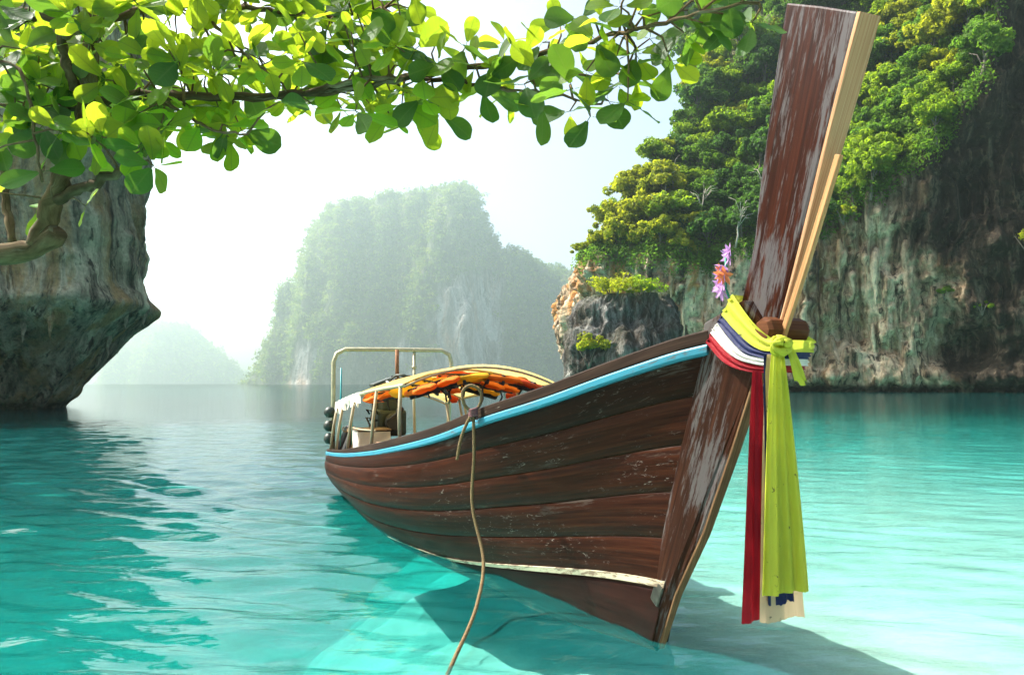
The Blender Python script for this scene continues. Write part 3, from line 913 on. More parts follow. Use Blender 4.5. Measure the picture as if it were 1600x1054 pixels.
G_PTS = [(-8.70, 0, .62), (-8.66, .45, .62), (-8.5, .82, .62), (-8.1, 1.02, .63), (-7.4, 1.08, .67), (-6, 1.07, .77), (-4.5, 1.02, .92), (-3.56, .97, 1.04), (-2.71, .92, 1.16), (-2.1, .85, 1.27), (-1.37, .75, 1.43), (-.65, .56, 1.59), (-.05, .37, 1.75), (.45, .19, 1.88), (.69, .085, 1.93)]
W_PTS = [(-8.32, 0, 0), (-8.29, .32, 0), (-8.15, .58, 0), (-7.75, .76, 0), (-7.04, .86, 0), (-5.44, .93, 0), (-4.42, .90, 0), (-3.54, .76, 0), (-2.9, .61, 0), (-1.86, .35, 0), (-1, .17, 0), (-.5, .10, 0), (-.02, .06, 0)]
K_PTS = [(-7.9, 0, -.10), (-7.87, .12, -.11), (-7.7, .22, -.14), (-7.2, .34, -.2), (-6.4, .38, -.24), (-5, .40, -.27), (-4, .36, -.27), (-3.2, .27, -.27), (-2.5, .19, -.27), (-1.6, .12, -.24), (-.95, .08, -.16), (-.5, .06, -.09), (-.06, .045, -.03)]
NS = 110
GC, WC, KC = spline(G_PTS, NS), spline(W_PTS, NS), spline(K_PTS, NS)
SS = np.linspace(0, 1, NS)


def hull_pt(i, v, side=-1, off=0.0):
    """v 0 = waterline, 1 = sheer, -1 = keel; side -1 = the side seen"""
    def raw(i, v):
        if v >= 0:
            p = WC[i] * (1 - v) + GC[i] * v
            b = 0.16 * math.sin(math.pi * min(v, 1)) * (1 - smooth(.55, .95, SS[i])) - 0.035 * math.sin(math.pi * min(v, 1)) * smooth(.7, .95, SS[i])
            b *= smooth(0.0, .06, SS[i])
            p = p.copy(); p[1] += float(b)
            return p
        w = -v
        p = WC[i] * (1 - w) + KC[i] * w
        p = p.copy(); p[1] += 0.10 * math.sin(math.pi * min(w, 1)) * float((1 - smooth(.5, .95, SS[i])) * smooth(0.0, .06, SS[i]))
        return p
    p = raw(i, v)
    if off:
        a, b = raw(max(i - 1, 0), v), raw(min(i + 1, NS - 1), v)
        c, d = raw(i, v - .03), raw(i, v + .03)
        n = np.cross(b - a, d - c); n /= (np.linalg.norm(n) + 1e-9)
        if SS[i] > .06 and n[1] < 0: n = -n
        if SS[i] <= .06 and n[0] > 0 and n[1] < 0.2: n = -n
        p = p + n * off
    return Vector((p[0], p[1] * -1 * (1 if side < 0 else -1), p[2]))


def stripe_v(i):
    return float(-.10 + .30 * smooth(.42, 1.02, SS[i]) ** 1.2)


def strip_mesh(rows, closed_back=None):
    """rows: list over stations of list of points across"""
    n, k = len(rows), len(rows[0])
    v = [p for r in rows for p in r]
    f = [(i * k + j, (i + 1) * k + j, (i + 1) * k + j + 1, i * k + j + 1) for i in range(n - 1) for j in range(k - 1)]
    return v, f


hull = None
for side in (-1, 1):
    # backing skin, inside and out
    vs_ = list(np.linspace(-1, 1, 17))
    out_rows = [[hull_pt(i, v, side, 0.0) for v in vs_] for i in range(NS)]
    in_rows = [[hull_pt(i, v, side, -0.05) for v in vs_] for i in range(NS)]
    mb = MB() if hull is None else hull
    v, f = strip_mesh(out_rows); mb.add(v, f)
    v, f = strip_mesh(in_rows); mb.add(v, [q[::-1] for q in f])
    hull = mb
for o_ in (0.0, 0.05):
    rows = []
    for i in range(NS):
        a, b = hull_pt(i, -1, -1), hull_pt(i, -1, 1)
        m_ = (a + b) / 2 - Vector((0, 0, .05))
        rows.append([p + Vector((0, 0, o_)) for p in (a, m_, b)])
    v, f = strip_mesh(rows); hull.add(v, f)
hull = hull.build('hull', m_hull_in, boat, True)

N_STRAKE = 5
for side in (-1, 1):
    for k in range(-1, N_STRAKE):
        cols, uv = [], []
        L = 0.0
        for i in range(NS):
            s0 = stripe_v(i)
            if k < 0:
                lo, hi = -1.0, s0
            else:
                lo = s0 + (1 - s0) * (k / N_STRAKE) ** 0.95; hi = s0 + (1 - s0) * ((k + 1) / N_STRAKE) ** 0.95
            ht = (hull_pt(i, hi, side) - hull_pt(i, lo, side)).length
            e = min(.2, .0045 / max(ht, .01)); e2 = min(.3, .009 / max(ht, .01))
            T = 0.011
            fr = [(e, -.002), (e, T * .7), (e2, T), (.35, T + .001), (.65, T + .001), (1 - e2, T), (1 - e, T * .7), (1 - e, -.002)]
            pts = [hull_pt(i, lo + (hi - lo) * a, side, o_) for a, o_ in fr]
            if i: L += (hull_pt(i, .5, side) - hull_pt(i - 1, .5, side)).length
            cols.append(pts); uv += [(L, a * ht + k * .37) for a, _ in fr]
        v, f = strip_mesh(cols)
        mbp = MB().add(v, f, uv)
        mbp.build('plank' if k >= 0 else 'bottom_plank', m_hull if k >= 0 else m_bottom, hull, True)
    # painted waterline stripe, a thin painted batten
    cols, uv = [], []; L = 0
    for i in range(int(NS * .5), NS):
        s0 = stripe_v(i)
        w = .004 + .046 * float(smooth(.52, .9, SS[i]))
        c0 = hull_pt(i, s0, side); c1 = hull_pt(i, s0 + .05, side)
        dv = w / max((c1 - c0).length, .01) * .05
        if cols: L += (c0 - hull_pt(i - 1, s0, side)).length
        cols.append([hull_pt(i, s0, side, .012), hull_pt(i, s0, side, .022), hull_pt(i, s0 + dv, side, .022), hull_pt(i, s0 + dv, side, .012)])
        uv += [(L, 0), (L, .002), (L, w), (L, w + .002)]
    v, f = strip_mesh(cols); MB().add(v, f, uv).build('waterline_stripe', m_cream, hull)


def rail(prof, name, mat, s_from=0, s_to=NS, low=1.0):
    """sweeps a profile of (outward, up) round the sheer, both sides joined at the stern"""
    rows, uv, L = [], [], 0
    seq = [(i, 1) for i in range(s_to - 1, s_from - 1, -1)] + [(i, -1) for i in range(s_from + 1, s_to)]
    prev = None
    for i, side in seq:
        a, b = GC[max(i - 1, 0)], GC[min(i + 1, NS - 1)]
        t = np.array([b[0] - a[0], b[1] - a[1]])
        if i == 0: t = np.array([0, 1.0])
        t /= np.linalg.norm(t); n = np.array([-t[1], t[0]])
        if i == 0: n = np.array([-1.0, 0])
        p = GC[i]
        sg = 1 if side > 0 else -1
        pts = [Vector((p[0] + n[0] * o_, (p[1] + n[1] * o_) * sg, p[2] + u_ * (low + (1 - low) * float(smooth(.12, .55, SS[i]))))) for o_, u_ in prof]
        if prev is not None: L += (pts[0] - prev).length
        prev = pts[0]
        rows.append(pts); uv += [(L, k * .05) for k in range(len(prof))]
    v, f = strip_mesh([r + [r[0]] for r in rows])
    uv2 = []
    k = len(prof)
    for r in range(len(rows)): uv2 += uv[r * k:(r + 1) * k] + [(uv[r * k][0], k * .05)]
    n0 = len(rows[0]) + 1
    f = list(f) + [tuple(range(len(prof))), tuple((len(rows) - 1) * n0 + j for j in range(len(prof) - 1, -1, -1))]
    MB().add(v, f, uv2).build(name, mat, boat)


rail([(.002, -.062), (.030, -.060), (.040, -.046), (.040, -.012), (.032, .0), (.002, .002)], 'rub_rail', m_blue)
rail([(-.09, .004), (.022, .004), (.026, .012), (.024, .078), (.012, .088), (-.085, .088), (-.095, .078)], 'gunwale_cap', m_cap, low=.32)


# inner deck and thwarts
def g_at(t):
    return np.interp(t, GC[20:, 0], GC[20:, 1]), np.interp(t, GC[:, 0], GC[:, 2])


deck = empty('deck', (0, 0, 0), 0, boat)
for k in range(9):
    y0 = -.93 + k * .207
    mb = MB(); mb.box((-6.3, y0 + .1, .56), (4.2 - abs(k - 4) * .12, .198, .03), bev=.005); mb.build('deck_board', m_deck, deck)
for t in (-4.3, -3.2, -2.1):
    w, z = g_at(t)
    MB().box((t, 0, z - .16), (.30, 2 * w - .14, .035), bev=.006).build('thwart', m_deck, boat)
w, z = g_at(-6.0)
MB().box((-5.1, .25, .80), (.05, 1.3, .16), bev=.006).build('bulkhead', m_deck, boat)
MB().box((-5.5, -.15, .90), (.9, 1.1, .03), bev=.006).build('stern_shelf', m_deck, boat)

# stem and prow post: profiles in the centre plane, given a thickness
def slab(prof, half, name, mat, parent, bev=.012, taper=None, grain=None, smoothp=True):
    bm = bmesh.new()
    a = [bm.verts.new((p[0], -half if taper is None else -taper(p), p[1])) for p in prof]
    b = [bm.verts.new((p[0], half if taper is None else taper(p), p[1])) for p in prof]
    n = len(prof)
    bm.faces.new(a); bm.faces.new(b[::-1])
    for i in range(n): bm.faces.new((a[i], b[i], b[(i + 1) % n], a[(i + 1) % n]))
    bmesh.ops.recalc_face_normals(bm, faces=bm.faces[:])
    if bev: bmesh.ops.bevel(bm, geom=[e for e in bm.edges if len(e.link_faces) == 2 and e.calc_face_angle(0) > .6], offset=bev, segments=2, profile=.6, affect='EDGES')
    bm.verts.index_update()
    g = grain or (0.42, 0.91)
    co = [v.co.copy() for v in bm.verts]
    uv = [(c.x * g[0] + c.z * g[1], c.x * g[1] - c.z * g[0] + c.y) for c in co]
    o = MB().add(co, [[v.index for v in f.verts] for f in bm.faces], uv).build(name, mat, parent)
    bm.free(); return o


stem_front = [(-.02, -.04), (0.0, 0.0), (.19, .36), (.50, .80), (.78, 1.30), (1.0, 1.72), (1.17, 1.97)]
stem_back = [(1.02, 2.16), (.66, 2.06), (.60, 1.80), (.40, 1.38), (.18, .86), (.02, .42), (-.10, 0.0), (-.16, -.05)]
slab(stem_front + stem_back, .10, 'stem', m_stem, boat, .015, taper=lambda p: .028 if p in stem_front else .060 + .045 * max(0, min(1, p[1] / 1.9)))
sf = np.array(stem_front)
cut = [tuple(p) for p in sf] + [(p[0] + .016, p[1] - .007) for p in sf[::-1]]
slab(cut, .055, 'cutwater', m_cut, boat, .004, taper=lambda p: .022 + .012 * max(0, min(1, p[1] / 1.9)))
MB().box((.05, 0, .335), (.16, .15, .09), bev=.012, rot=Matrix.Rotation(R(-62), 3, 'Y')).build('stem_strap', m_steel, boat)
pb = spline([(.86, 2.02), (.93, 2.18), (1.04, 2.45), (1.11, 2.75), (1.19, 3.05), (1.27, 3.36), (1.36, 3.68)], 14)
pf = spline([(1.82, 3.42), (1.70, 3.14), (1.57, 2.84), (1.39, 2.42), (1.22, 2.04), (1.13, 1.86)], 14)
slab([tuple(p) for p in pb] + [(1.59, 3.555)] + [tuple(p) for p in pf], .062, 'prow_post', m_post, boat, .010, grain=(.32, .95), taper=lambda p: .036 + .026 * float(smooth(1.9, 3.4, p[1])))
# pale facing board down the post's leading edge, in front of the dark timber
fb = [tuple(p) for p in pf] + [(p[0] + .022, p[1] - .010) for p in pf[::-1]]
slab(fb, .066, 'facing_board', m_light, boat, .005, grain=(.42, .91), taper=lambda p: .030 + .033 * float(smooth(1.9, 3.4, p[1])))
bt = spline([(1.645, 2.80), (1.44, 2.37), (1.20, 1.90)], 8)
slab([tuple(p) for p in bt] + [(p[0] + .03, p[1] - .014) for p in bt[::-1]], .013, 'batten', m_batten, boat, .003, grain=(.42, .91)).location = (0.004, -.034, 0)
# eight-sided crosspiece through the neck
mb = MB(); pr8 = [(.15, -.02), (.175, .0), (.175, .14), (.15, .16)]
mb.lathe([(.0, -.005)] + [(.056, 0), (.070, .02), (.070, .25), (.056, .27)], Matrix.Translation((1.20, -.13, 1.98)) @ Matrix.Rotation(R(-90), 4, 'X'), 8)
mb.build('crosspiece', wood_mat('crosspiece_wood', (0.05, 0.018, 0.008), (0.12, 0.045, 0.02), (0.2, 0.085, 0.04)), boat)

# pipe arch over the stern
aw = [(-8.25, -.93, .64), (-8.28, -.93, 1.5), (-8.3, -.93, 2.05), (-8.3, -.88, 2.19), (-8.3, -.74, 2.26), (-8.3, .0, 2.27), (-8.3, .9, 2.27), (-8.3, 1.04, 2.2), (-8.3, 1.08, 2.05), (-8.26, 1.0, .64)]
MB().tube(aw, .036, 10).build('pipe_arch', m_pipe, boat, True)
mb = MB(); mb.tube([(-8.3, .42, 2.27), (-8.3, .42, 1.4), (-8.2, .42, .6)], .026, 8)
for zz in (1.75, 1.95, 2.24): mb.lathe([(.0, 0), (.042, 0), (.042, .05), (.0, .05)], Matrix.Translation((-8.3, .42, zz)), 8)
mb.build('arch_stay', m_pipe, boat, True)

# canopy: bowed tarp on poles
CAN_R, CAN_F = -8.05, -3.55


def can_pt(u, v, dz=0):
    t = CAN_R + (CAN_F - CAN_R) * u
    y = (v * 2 - 1) * (.90 - .0 * u)
    edge = 1.37 + (.31) * u ** .9 + .035 * math.sin(math.pi * u)
    sag = .012 * math.sin(u * 25) * (1 - abs(2 * v - 1))
    return Vector((t, y, edge + .215 * (1 - abs(2 * v - 1) ** 2.0) + sag + dz))


nu, nv = 26, 17
rows = [[can_pt(i / (nu - 1), j / (nv - 1), .018) for j in range(nv)] for i in range(nu)]
rows2 = [[can_pt(i / (nu - 1), j / (nv - 1), .0) for j in range(nv)] for i in range(nu)]
v, f = strip_mesh(rows); mb = MB().add(v, f)
canopy = mb.build('canopy', m_tarp, boat, True)
for u in (0, .22, .44, .66, .86, 1):
    MB().tube([can_pt(u, j / 12, -.016) for j in range(13)], .014, 6).build('canopy_rib', m_postw, boat, True)
for vv in (0, 1):
    MB().tube([can_pt(i / 12, vv, 0) for i in range(13)], .022, 6).build('canopy_rail', m_pipe, boat, True)
# white valance along the stern half of the near edge, with a scalloped hem
cols = []
for i in range(40):
    u = .0 + .46 * i / 39
    p = can_pt(u, 0, 0)
    hem = .12 + .045 * math.sin(i * .9) + .03 * math.sin(i * 2.3)
    cols.append([p + Vector((0, -.026 - .015 * math.sin(i * 1.1), .03)), p + Vector((0, -.03 - .022 * math.sin(i * 1.1), -hem * .5)), p + Vector((0, -.02 + .03 * math.sin(i * 1.3), -hem))])
v, f = strip_mesh(cols); MB().add(v, f).build('valance', m_white, boat, True)
for u, vv in ((0.01, 0), (.14, 0), (.36, 0), (.69, 0), (0.01, 1), (.17, 1), (.22, 1), (.72, 1), (.97, 1), (.97, 0)):
    p = can_pt(u, vv); w, z = g_at(p.x)
    sy = -1 if vv == 0 else 1
    base = Vector((p.x + .02, sy * (w - .07), z + .02))
    MB().tube([base, (base + p) / 2 + Vector((0, sy * .01, 0)), p], .021, 7).build('canopy_pole', m_postw, boat, True)
for u, vv, c in ((.30, 0, m_cord), (.08, 0, m_cord), (.62, 1, m_cord)):
    p = can_pt(u, vv); MB().tube([p, (p + Vector((.05, 0, -.35))), p + Vector((0.02, 0, -.68))], .006, 5).build('cord', c, boat, True)
MB().tube([(-8.45, -.78, .62), (-8.47, -.78, 1.96)], .014, 6).build('teal_pole', m_teal, boat, True)
MB().tube([(-6.9, -.86, 1.06), (-6, -.9, 1.08), (-5, -.9, 1.12)], .012, 6).build('side_rail', m_postw, boat, True)

# far stays for the float balls
def boat_thing(name, label, cat, loc, rotz=0.0, group=None):
    t = empty(name, BOAT_M @ Vector(loc), BOAT_A + rotz); tag(t, label, cat, group); return t


# life jackets tucked under the front half of the canopy
def jacket(loc, rot, mat, label):
    t = boat_thing('life_jacket', label, 'life jacket', loc); t.rotation_euler = (Matrix.Rotation(BOAT_A, 3, 'Z') @ rot.to_matrix()).to_euler()
    t['group'] = 'life jackets stowed under the canopy'
    for sx in (-1, 1):
        bm = bmesh.new(); bmesh.ops.create_uvsphere(bm, u_segments=14, v_segments=10, radius=1)
        for v_ in bm.verts:
            x, y, z = v_.co
            x = math.copysign(abs(x) ** .55, x); y = math.copysign(abs(y) ** .6, y); z = math.copysign(abs(z) ** .8, z)
            v_.co = Vector((sx * .14 + x * .135 * (1 - .25 * max(0, y)), y * .32, z * .034 + .012 * math.sin(9 * y + 4 * x)))
        bm.verts.index_update()
        MB().add([q.co.copy() for q in bm.verts], [[q.index for q in fc.verts] for fc in bm.faces]).build('panel', mat, t, True)
        bm.free()
    bm = bmesh.new(); bmesh.ops.create_uvsphere(bm, u_segments=14, v_segments=8, radius=1)
    for v_ in bm.verts: v_.co = Vector((v_.co.x * .16, .27 + v_.co.y * .09, v_.co.z * .05))
    bm.verts.index_update(); MB().add([q.co.copy() for q in bm.verts], [[q.index for q in fc.verts] for fc in bm.faces]).build('collar', mat, t, True); bm.free()
    for yy in (-.12, .05):
        mb = MB(); mb.box((0, yy, -.012), (.50, .035, .115), bev=.012); mb.build('strap', m_strap, t)
    mb = MB(); mb.tube([(.05, -.12, -.06), (.07, -.16, -.12), (.06, -.15, -.2)], .011, 5); mb.build('strap_end', m_strap, t)
    mb = MB(); mb.box((0, -.12, -.075), (.06, .045, .02), bev=.006); mb.build('buckle', m_strap, t)


jk = [(.98, .18, m_orange, 'orange life jacket at the near front corner under the canopy'), (.96, .40, m_yellowj, 'yellow life jacket near the middle of the canopy front'),
      (.97, .62, m_orange, 'orange life jacket right of the middle at the canopy front'), (.97, .84, m_redj, 'red life jacket at the far front corner under the canopy'),
      (.80, .22, m_yellowj, 'yellow life jacket in the second row by the near edge'), (.82, .48, m_redj, 'red life jacket in the middle of the second row'),
      (.80, .74, m_orange, 'orange life jacket in the second row by the far edge'), (.62, .14, m_orange, 'orange life jacket hanging at the near edge mid-canopy'),
      (.64, .46, m_yellowj, 'yellow life jacket under the middle of the canopy'), (.62, .80, m_yellowj, 'yellow life jacket under the far edge mid-canopy'),
      (.47, .20, m_orange, 'orange life jacket furthest aft under the near edge'), (.46, .60, m_orange, 'orange life jacket furthest aft under the canopy middle')]
for u, vv, mt, lb in jk:
    p = can_pt(u, vv, -.105 - .03 * rng.random())
    sl = math.atan(-2 * .215 * 2 * (2 * vv - 1) / 1.8)
    jacket(p, Quaternion((1, 0, 0), sl) @ Quaternion((0, 1, 0), rng.uniform(-.12, .22)) @ Quaternion((0, 0, 1), rng.uniform(-.5, .5) + 1.5708 * rng.choice((0, 1, 2))), mt, lb)

# engine on the stern
eng = boat_thing('boat_engine', 'dark greasy longtail engine on a stand at the stern', 'engine', (-7.55, -.18, .58)); eng.scale = (1.12, 1.12, 1.12)
MB().box((0, 0, .10), (.30, .34, .22), bev=.02).build('stand', m_black, eng)
mb = MB(); mb.box((0, 0, .46), (.56, .40, .36), bev=.05); mb.box((.05, 0, .70), (.36, .26, .16), bev=.03); mb.build('engine_block', m_engine, eng)
mb = MB(); mb.lathe([(0, 0), (.12, 0), (.14, .03), (.14, .16), (.11, .19), (0, .19)], Matrix.Translation((-.05, -.05, .83)) @ Matrix.Rotation(R(24), 4, 'Y'), 16); mb.build('air_filter', m_engine, eng, True)
mb = MB(); mb.lathe([(0, 0), (.11, 0), (.12, .02), (.12, .06), (.10, .08), (0, .08)], Matrix.Translation((.29, 0, .48)) @ Matrix.Rotation(R(90), 4, 'Y'), 20); mb.build('flywheel', m_black, eng)
mb = MB(); mb.box((-.28, .0, .60), (.06, .36, .34), bev=.015)
for k in range(7): mb.box((-.315, -.15 + k * .05, .60), (.012, .012, .30))
mb.build('radiator', m_black, eng)
mb = MB(); mb.tube([(.0, .1, .75), (.02, .12, .95), (.0, .12, 1.05)], .03, 8); mb.tube([(.0, .12, 1.02), (-.02, .12, 1.48)], .028, 8); mb.build('exhaust', m_rust, eng, True)
mb = MB(); mb.tube([(.3, -.08, .50), (.7, -.1, .56), (1.22, -.13, .66)], .020, 7); mb.lathe([(0, 0), (.035, 0), (.04, .1), (.03, .16), (0, .16)], Matrix.Translation((1.18, -.13, .655)) @ Matrix.Rotation(R(80), 4, 'Y'), 10); mb.build('tiller', m_black, eng, True)
mb = MB(); mb.tube([(-.3, 0, .42), (-1.2, 0, .2), (-1.6, 0, -.15)], .03, 8); mb.build('drive_shaft', m_steel, eng, True)
for k in range(7):
    a = rng.uniform(0, 6.28); b = Vector((rng.uniform(-.2, .3), -.2, rng.uniform(.3, .7)))
    MB().tube([b, b + Vector((rng.uniform(-.1, .2), -.1, rng.uniform(-.2, .1))), b + Vector((rng.uniform(-.1, .3), -.02, rng.uniform(-.35, .05)))], .014, 6).build('hose', rng.choice((m_black, m_black, m_steel)), eng, True)
mb = MB(); mb.box((-.02, -.1, 1.02), (.30, .30, .05), Matrix.Rotation(R(20), 3, 'X'), .015); mb.box((.05, .06, .98), (.2, .16, .10), Matrix.Rotation(R(-12), 3, 'Y'), .02); mb.build('cover', m_engine, eng)

# canvas-covered box, fenders, jerrycan-like drum and floats at the stern
bx = boat_thing('storage_box', 'wooden box with white canvas front at the stern', 'box', (-7.0, -.56, .60))
MB().box((0, 0, .20), (.50, .44, .40), bev=.01).build('body', m_deck, bx)
cols = [[Vector((.262 + .012 * math.sin(j * 1.3 + i), -.235 + .47 * i / 11, .40 - .38 * j / 7 - .015 * math.sin(i * .8) * (j == 7))) for j in range(8)] for i in range(12)]
v, f = strip_mesh(cols); MB().add(v, f).build('canvas_front', m_white, bx, True)
cols = [[Vector((-.25 + .5 * j / 7, -.232 - .01 * math.sin(j + i), .41 - .40 * i / 7)) for j in range(8)] for i in range(8)]
v, f = strip_mesh(cols); MB().add(v, f).build('canvas_side', m_white, bx, True)
MB().box((0, 0, .425), (.54, .50, .025), bev=.006).build('lid', m_deck, bx)
for k, (lx, ly, ln, lb) in enumerate([(-8.12, -.86, -.42, 'black padded fender leaning at the outermost stern corner'), (-7.72, -.83, -.36, 'black padded fender leaning beside the white canvas box')]):
    fd = boat_thing('fender', lb, 'fender', (lx, ly, .64), 0, 'black fenders at the stern')
    rot = Matrix.Rotation(ln, 3, 'X')
    MB().box(rot @ Vector((0, 0, .20)), (.20, .085, .44), rot, .035).build('pad', m_black, fd, True)
    MB().box(rot @ Vector((.03, .075, .17)), (.10, .05, .38), rot, .015).build('backing_board', m_postw, fd)
    MB().tube([rot @ Vector((.1 * math.cos(a), .02 + .1 * math.sin(a), .33 + .03 * math.sin(2 * a))) for a in np.linspace(0, 6.0, 18)], .011, 6).build('lashing', m_rope, fd, True)
dr = boat_thing('net_float', 'dark green float bundle tied to the pipe arch', 'float', (-8.2, -.98, .72))
for k, zz in enumerate((.10, .30, .52)):
    MB().lathe([(.0, -.09), (.05, -.08), (.09, -.03), (.09, .03), (.05, .08), (0, .09)], Matrix.Translation((0.02 * (-1) ** k, -.02, zz)), 12).build('ball', m_engine, dr, True)
for (t, y, z, lb) in [(-7.25, .80, 1.46, 'small orange float hanging by the far canopy pole'), (-5.0, .9, 1.53, 'small orange float hanging near the middle of the far canopy edge')]:
    fl = boat_thing('float_ball', lb, 'float', (t, y, z), 0, 'orange floats on the far canopy edge')
    MB().lathe([(0, -.075), (.05, -.06), (.075, 0), (.05, .06), (.012, .085), (0, .09)], Matrix.Rotation(R(70), 4, 'X'), 14).build('ball', m_redj, fl, True)
    MB().tube([(0, 0, .05), (0.01, 0, .18), (0, 0, .28)], .006, 5).build('string', m_rope, fl, True)
bn = boat_thing('net_bundle', 'heap of dark rope and net on the canopy over the engine', 'net', (-7.35, .05, 1.60))
for k in range(9):
    a0 = rng.uniform(0, 6); rr = rng.uniform(.12, .3)
    MB().tube([(rr * math.cos(a0 + q * .5) * 1.2, rr * math.sin(a0 + q * .5), .03 + .02 * k + .05 * math.sin(q * 1.3 + k)) for q in range(14)], .018, 6).build('coil', m_engine if k % 3 else m_white, bn, True)


# ------------------------------------------------------------------ mooring rope
def twisted(path, r, name, mat, parent, pitch=.055, strands=3):
    P = spline(path, max(20, int(sum((Vector(path[i + 1]) - Vector(path[i])).length for i in range(len(path) - 1)) / .0075)))
    L = np.concatenate([[0], np.cumsum(np.linalg.norm(np.diff(P, axis=0), axis=1))])
    T = np.gradient(P, axis=0); T /= np.linalg.norm(T, axis=1)[:, None]
    up = np.array([0.31, 0.87, 0.38]); N1 = np.cross(T, up); N1 /= np.linalg.norm(N1, axis=1)[:, None]; B1 = np.cross(T, N1)
    mb = MB()
    for s in range(strands):
        a = L / pitch * 2 * math.pi + s * 2 * math.pi / strands
        Q = P + (N1 * np.cos(a)[:, None] + B1 * np.sin(a)[:, None]) * r * .52
        mb.tube([tuple(q) for q in Q], r * .56, 5)
    return mb.build(name, mat, parent, True)


rope = empty('mooring_rope', BOAT_M @ Vector((-1.40, -.80, 1.50)))
tag(rope, 'twisted hemp mooring rope looped over the rail and hanging into the water', 'rope')
def rl(p): return tuple(Vector(p) - rope.location)
bq = lambda t, y, z: tuple(BOAT_M @ Vector((t, y, z)))
top = Vector(bq(-1.43, -.835, 1.50))
hang = [top + Vector((.0, -.02, -.02)), top + Vector((.01, -.06, -.35)), top + Vector((.0, -.12, -.75)), Vector((-.215, 5.86, .38)), Vector((-.245, 5.45, .16)), Vector((-.34, 4.9, .03)), Vector((-.47, 4.35, -.10)), Vector((-.80, 3.6, -.30)), Vector((-1.4, 3.0, -.42))]
twisted([rl(p) for p in hang], .0135, 'hanging_line', m_rope, rope)
loop = [top + Vector((0, -.01, -.04)), top + Vector((-.075, -.02, .04)), top + Vector((-.085, .0, .14)), top + Vector((-.02, .02, .185)), top + Vector((.055, .02, .14)), top + Vector((.06, .0, .05)), top + Vector((.01, -.02, -.03))]
twisted([rl(p) for p in loop], .0135, 'loop', m_rope, rope)
tail = [top + Vector((0, -.03, -.02)), top + Vector((-.06, -.06, -.14)), top + Vector((-.10, -.07, -.26)), top + Vector((-.125, -.075, -.40))]
twisted([rl(p) for p in tail], .0135, 'loose_end', m_rope, rope)
mb = MB()
for k in range(4):
    mb.tube([rl(top + Vector((.030 * math.cos(a), -.025 + .030 * math.sin(a), -.035 - .016 * k + .006 * a))) for a in np.linspace(0, 6.6, 14)], .011, 6)
mb.build('whipping', plain_mat('faded_red_cord', (0.22, 0.09, 0.09), .9), rope, True)


# ------------------------------------------------------------------ sashes round the prow
m_sy = cloth_mat('yellow_silk', (0.64, 0.66, 0.07), 0.45, .6, .05)
m_sn = cloth_mat('navy_silk', (0.012, 0.018, 0.075), 0.10, .6)
m_sw = cloth_mat('white_silk', (0.80, 0.76, 0.70), 0.35, .6, .2)
m_sr = cloth_mat('red_silk', (0.30, 0.008, 0.016), 0.2, .6)
m_sb = cloth_mat('beige_silk', (0.72, 0.50, 0.30), 0.30, .7, .5)


def wrap(up, lo, half, seed, bulge=.02):
    """a band from the back of the neck down the seen side to the knot, then up the far side and back"""
    U = spline(up, 26); Lw = spline(lo, 26)
    rg = random.Random(seed)
    rows, k = [], 9
    ph = [rg.uniform(0, 6.28) for _ in range(3)]
    def row(a, b, yb, sgn, i, n, twist=0):
        r = []
        for j in range(k):
            q = j / (k - 1)
            p = a * (1 - q) + b * q
            fold = .008 * math.sin(q * 14 + ph[0] + i * .05) + .006 * math.sin(q * 23 + ph[1] - i * .08)
            y = sgn * (yb + bulge * math.sin(math.pi * i / n) + fold)
            r.append(Vector((p[0], y, p[1] + .004 * math.sin(i * .3 + ph[2]))))
        return r
    n = 26
    for i in range(n): rows.append(row(U[i], Lw[i], half, -1, i, n))
    # round the front
    a, b = U[-1], Lw[-1]
    for s in range(1, 8):
        an = math.pi * s / 8
        dx = .05 * math.sin(an)
        r = row(a + np.array([dx, 0]), b + np.array([dx, 0]), 0, 1, 0, 1)
        for p in r: p.y += -half * math.cos(an)
        rows.append(r)
    for i in range(n - 1, -1, -1): rows.append(row(U[i], Lw[i], half, 1, i, n))
    a, b = U[0], Lw[0]
    for s in range(1, 9):
        an = math.pi * s / 8
        dx = -.05 * math.sin(an)
        r = row(a + np.array([dx, 0]), b + np.array([dx, 0]), 0, 1, 0, 1)
        for p in r: p.y += half * math.cos(an)
        rows.append(r)
    return strip_mesh(rows)


def hanging(top_c, top_w, bot_c, bot_w, folds, depth, seed, ragged=.01, n=40, k=40, sway=.0):
    """a hanging cloth: centre line, widths (along the frame's sideways axis), pleats that open downwards"""
    rg = random.Random(seed); ph = [rg.uniform(0, 6.28) for _ in range(4)]
    rows = []
    tc, bc = Vector(top_c), Vector(bot_c)
    for i in range(n):
        q = i / (n - 1)
        c = tc.lerp(bc, q) + Vector((0, sway * math.sin(q * 3.1), 0))
        w = top_w + (bot_w - top_w) * (q ** .75)
        r = []
        for j in range(k):
            s = j / (k - 1) * 2 - 1
            amp = depth * (.45 + .55 * q)
            d = amp * (math.sin(folds * s * 3.1416 + ph[0] + .5 * math.sin(q * 3 + ph[2])) + .4 * math.sin(folds * 2.3 * s * 3.14 + ph[1]))
            drop = ragged * (math.sin(s * 3.3 + ph[3]) + .5 * math.sin(s * 7.7 + ph[1]) + .3 * math.sin(s * 23)) * (i == n - 1)
            r.append(c + Vector((d, s * w, drop)))
        rows.append(r)
    return strip_mesh(rows)


def sash(name, label, loc):
    t = boat_thing(name, label, 'sash', loc, 0, 'silk sashes tied round the prow'); return t


# everything is given in the boat frame and set relative to the knot
KN = Vector((1.30, -.13, 1.895))
def rel(vf): return [p - KN for p in vf[0]], vf[1]
def sheet(vf, name, mat, parent):
    v, f = rel(vf); return MB().add(v, f).build(name, mat, parent, True)


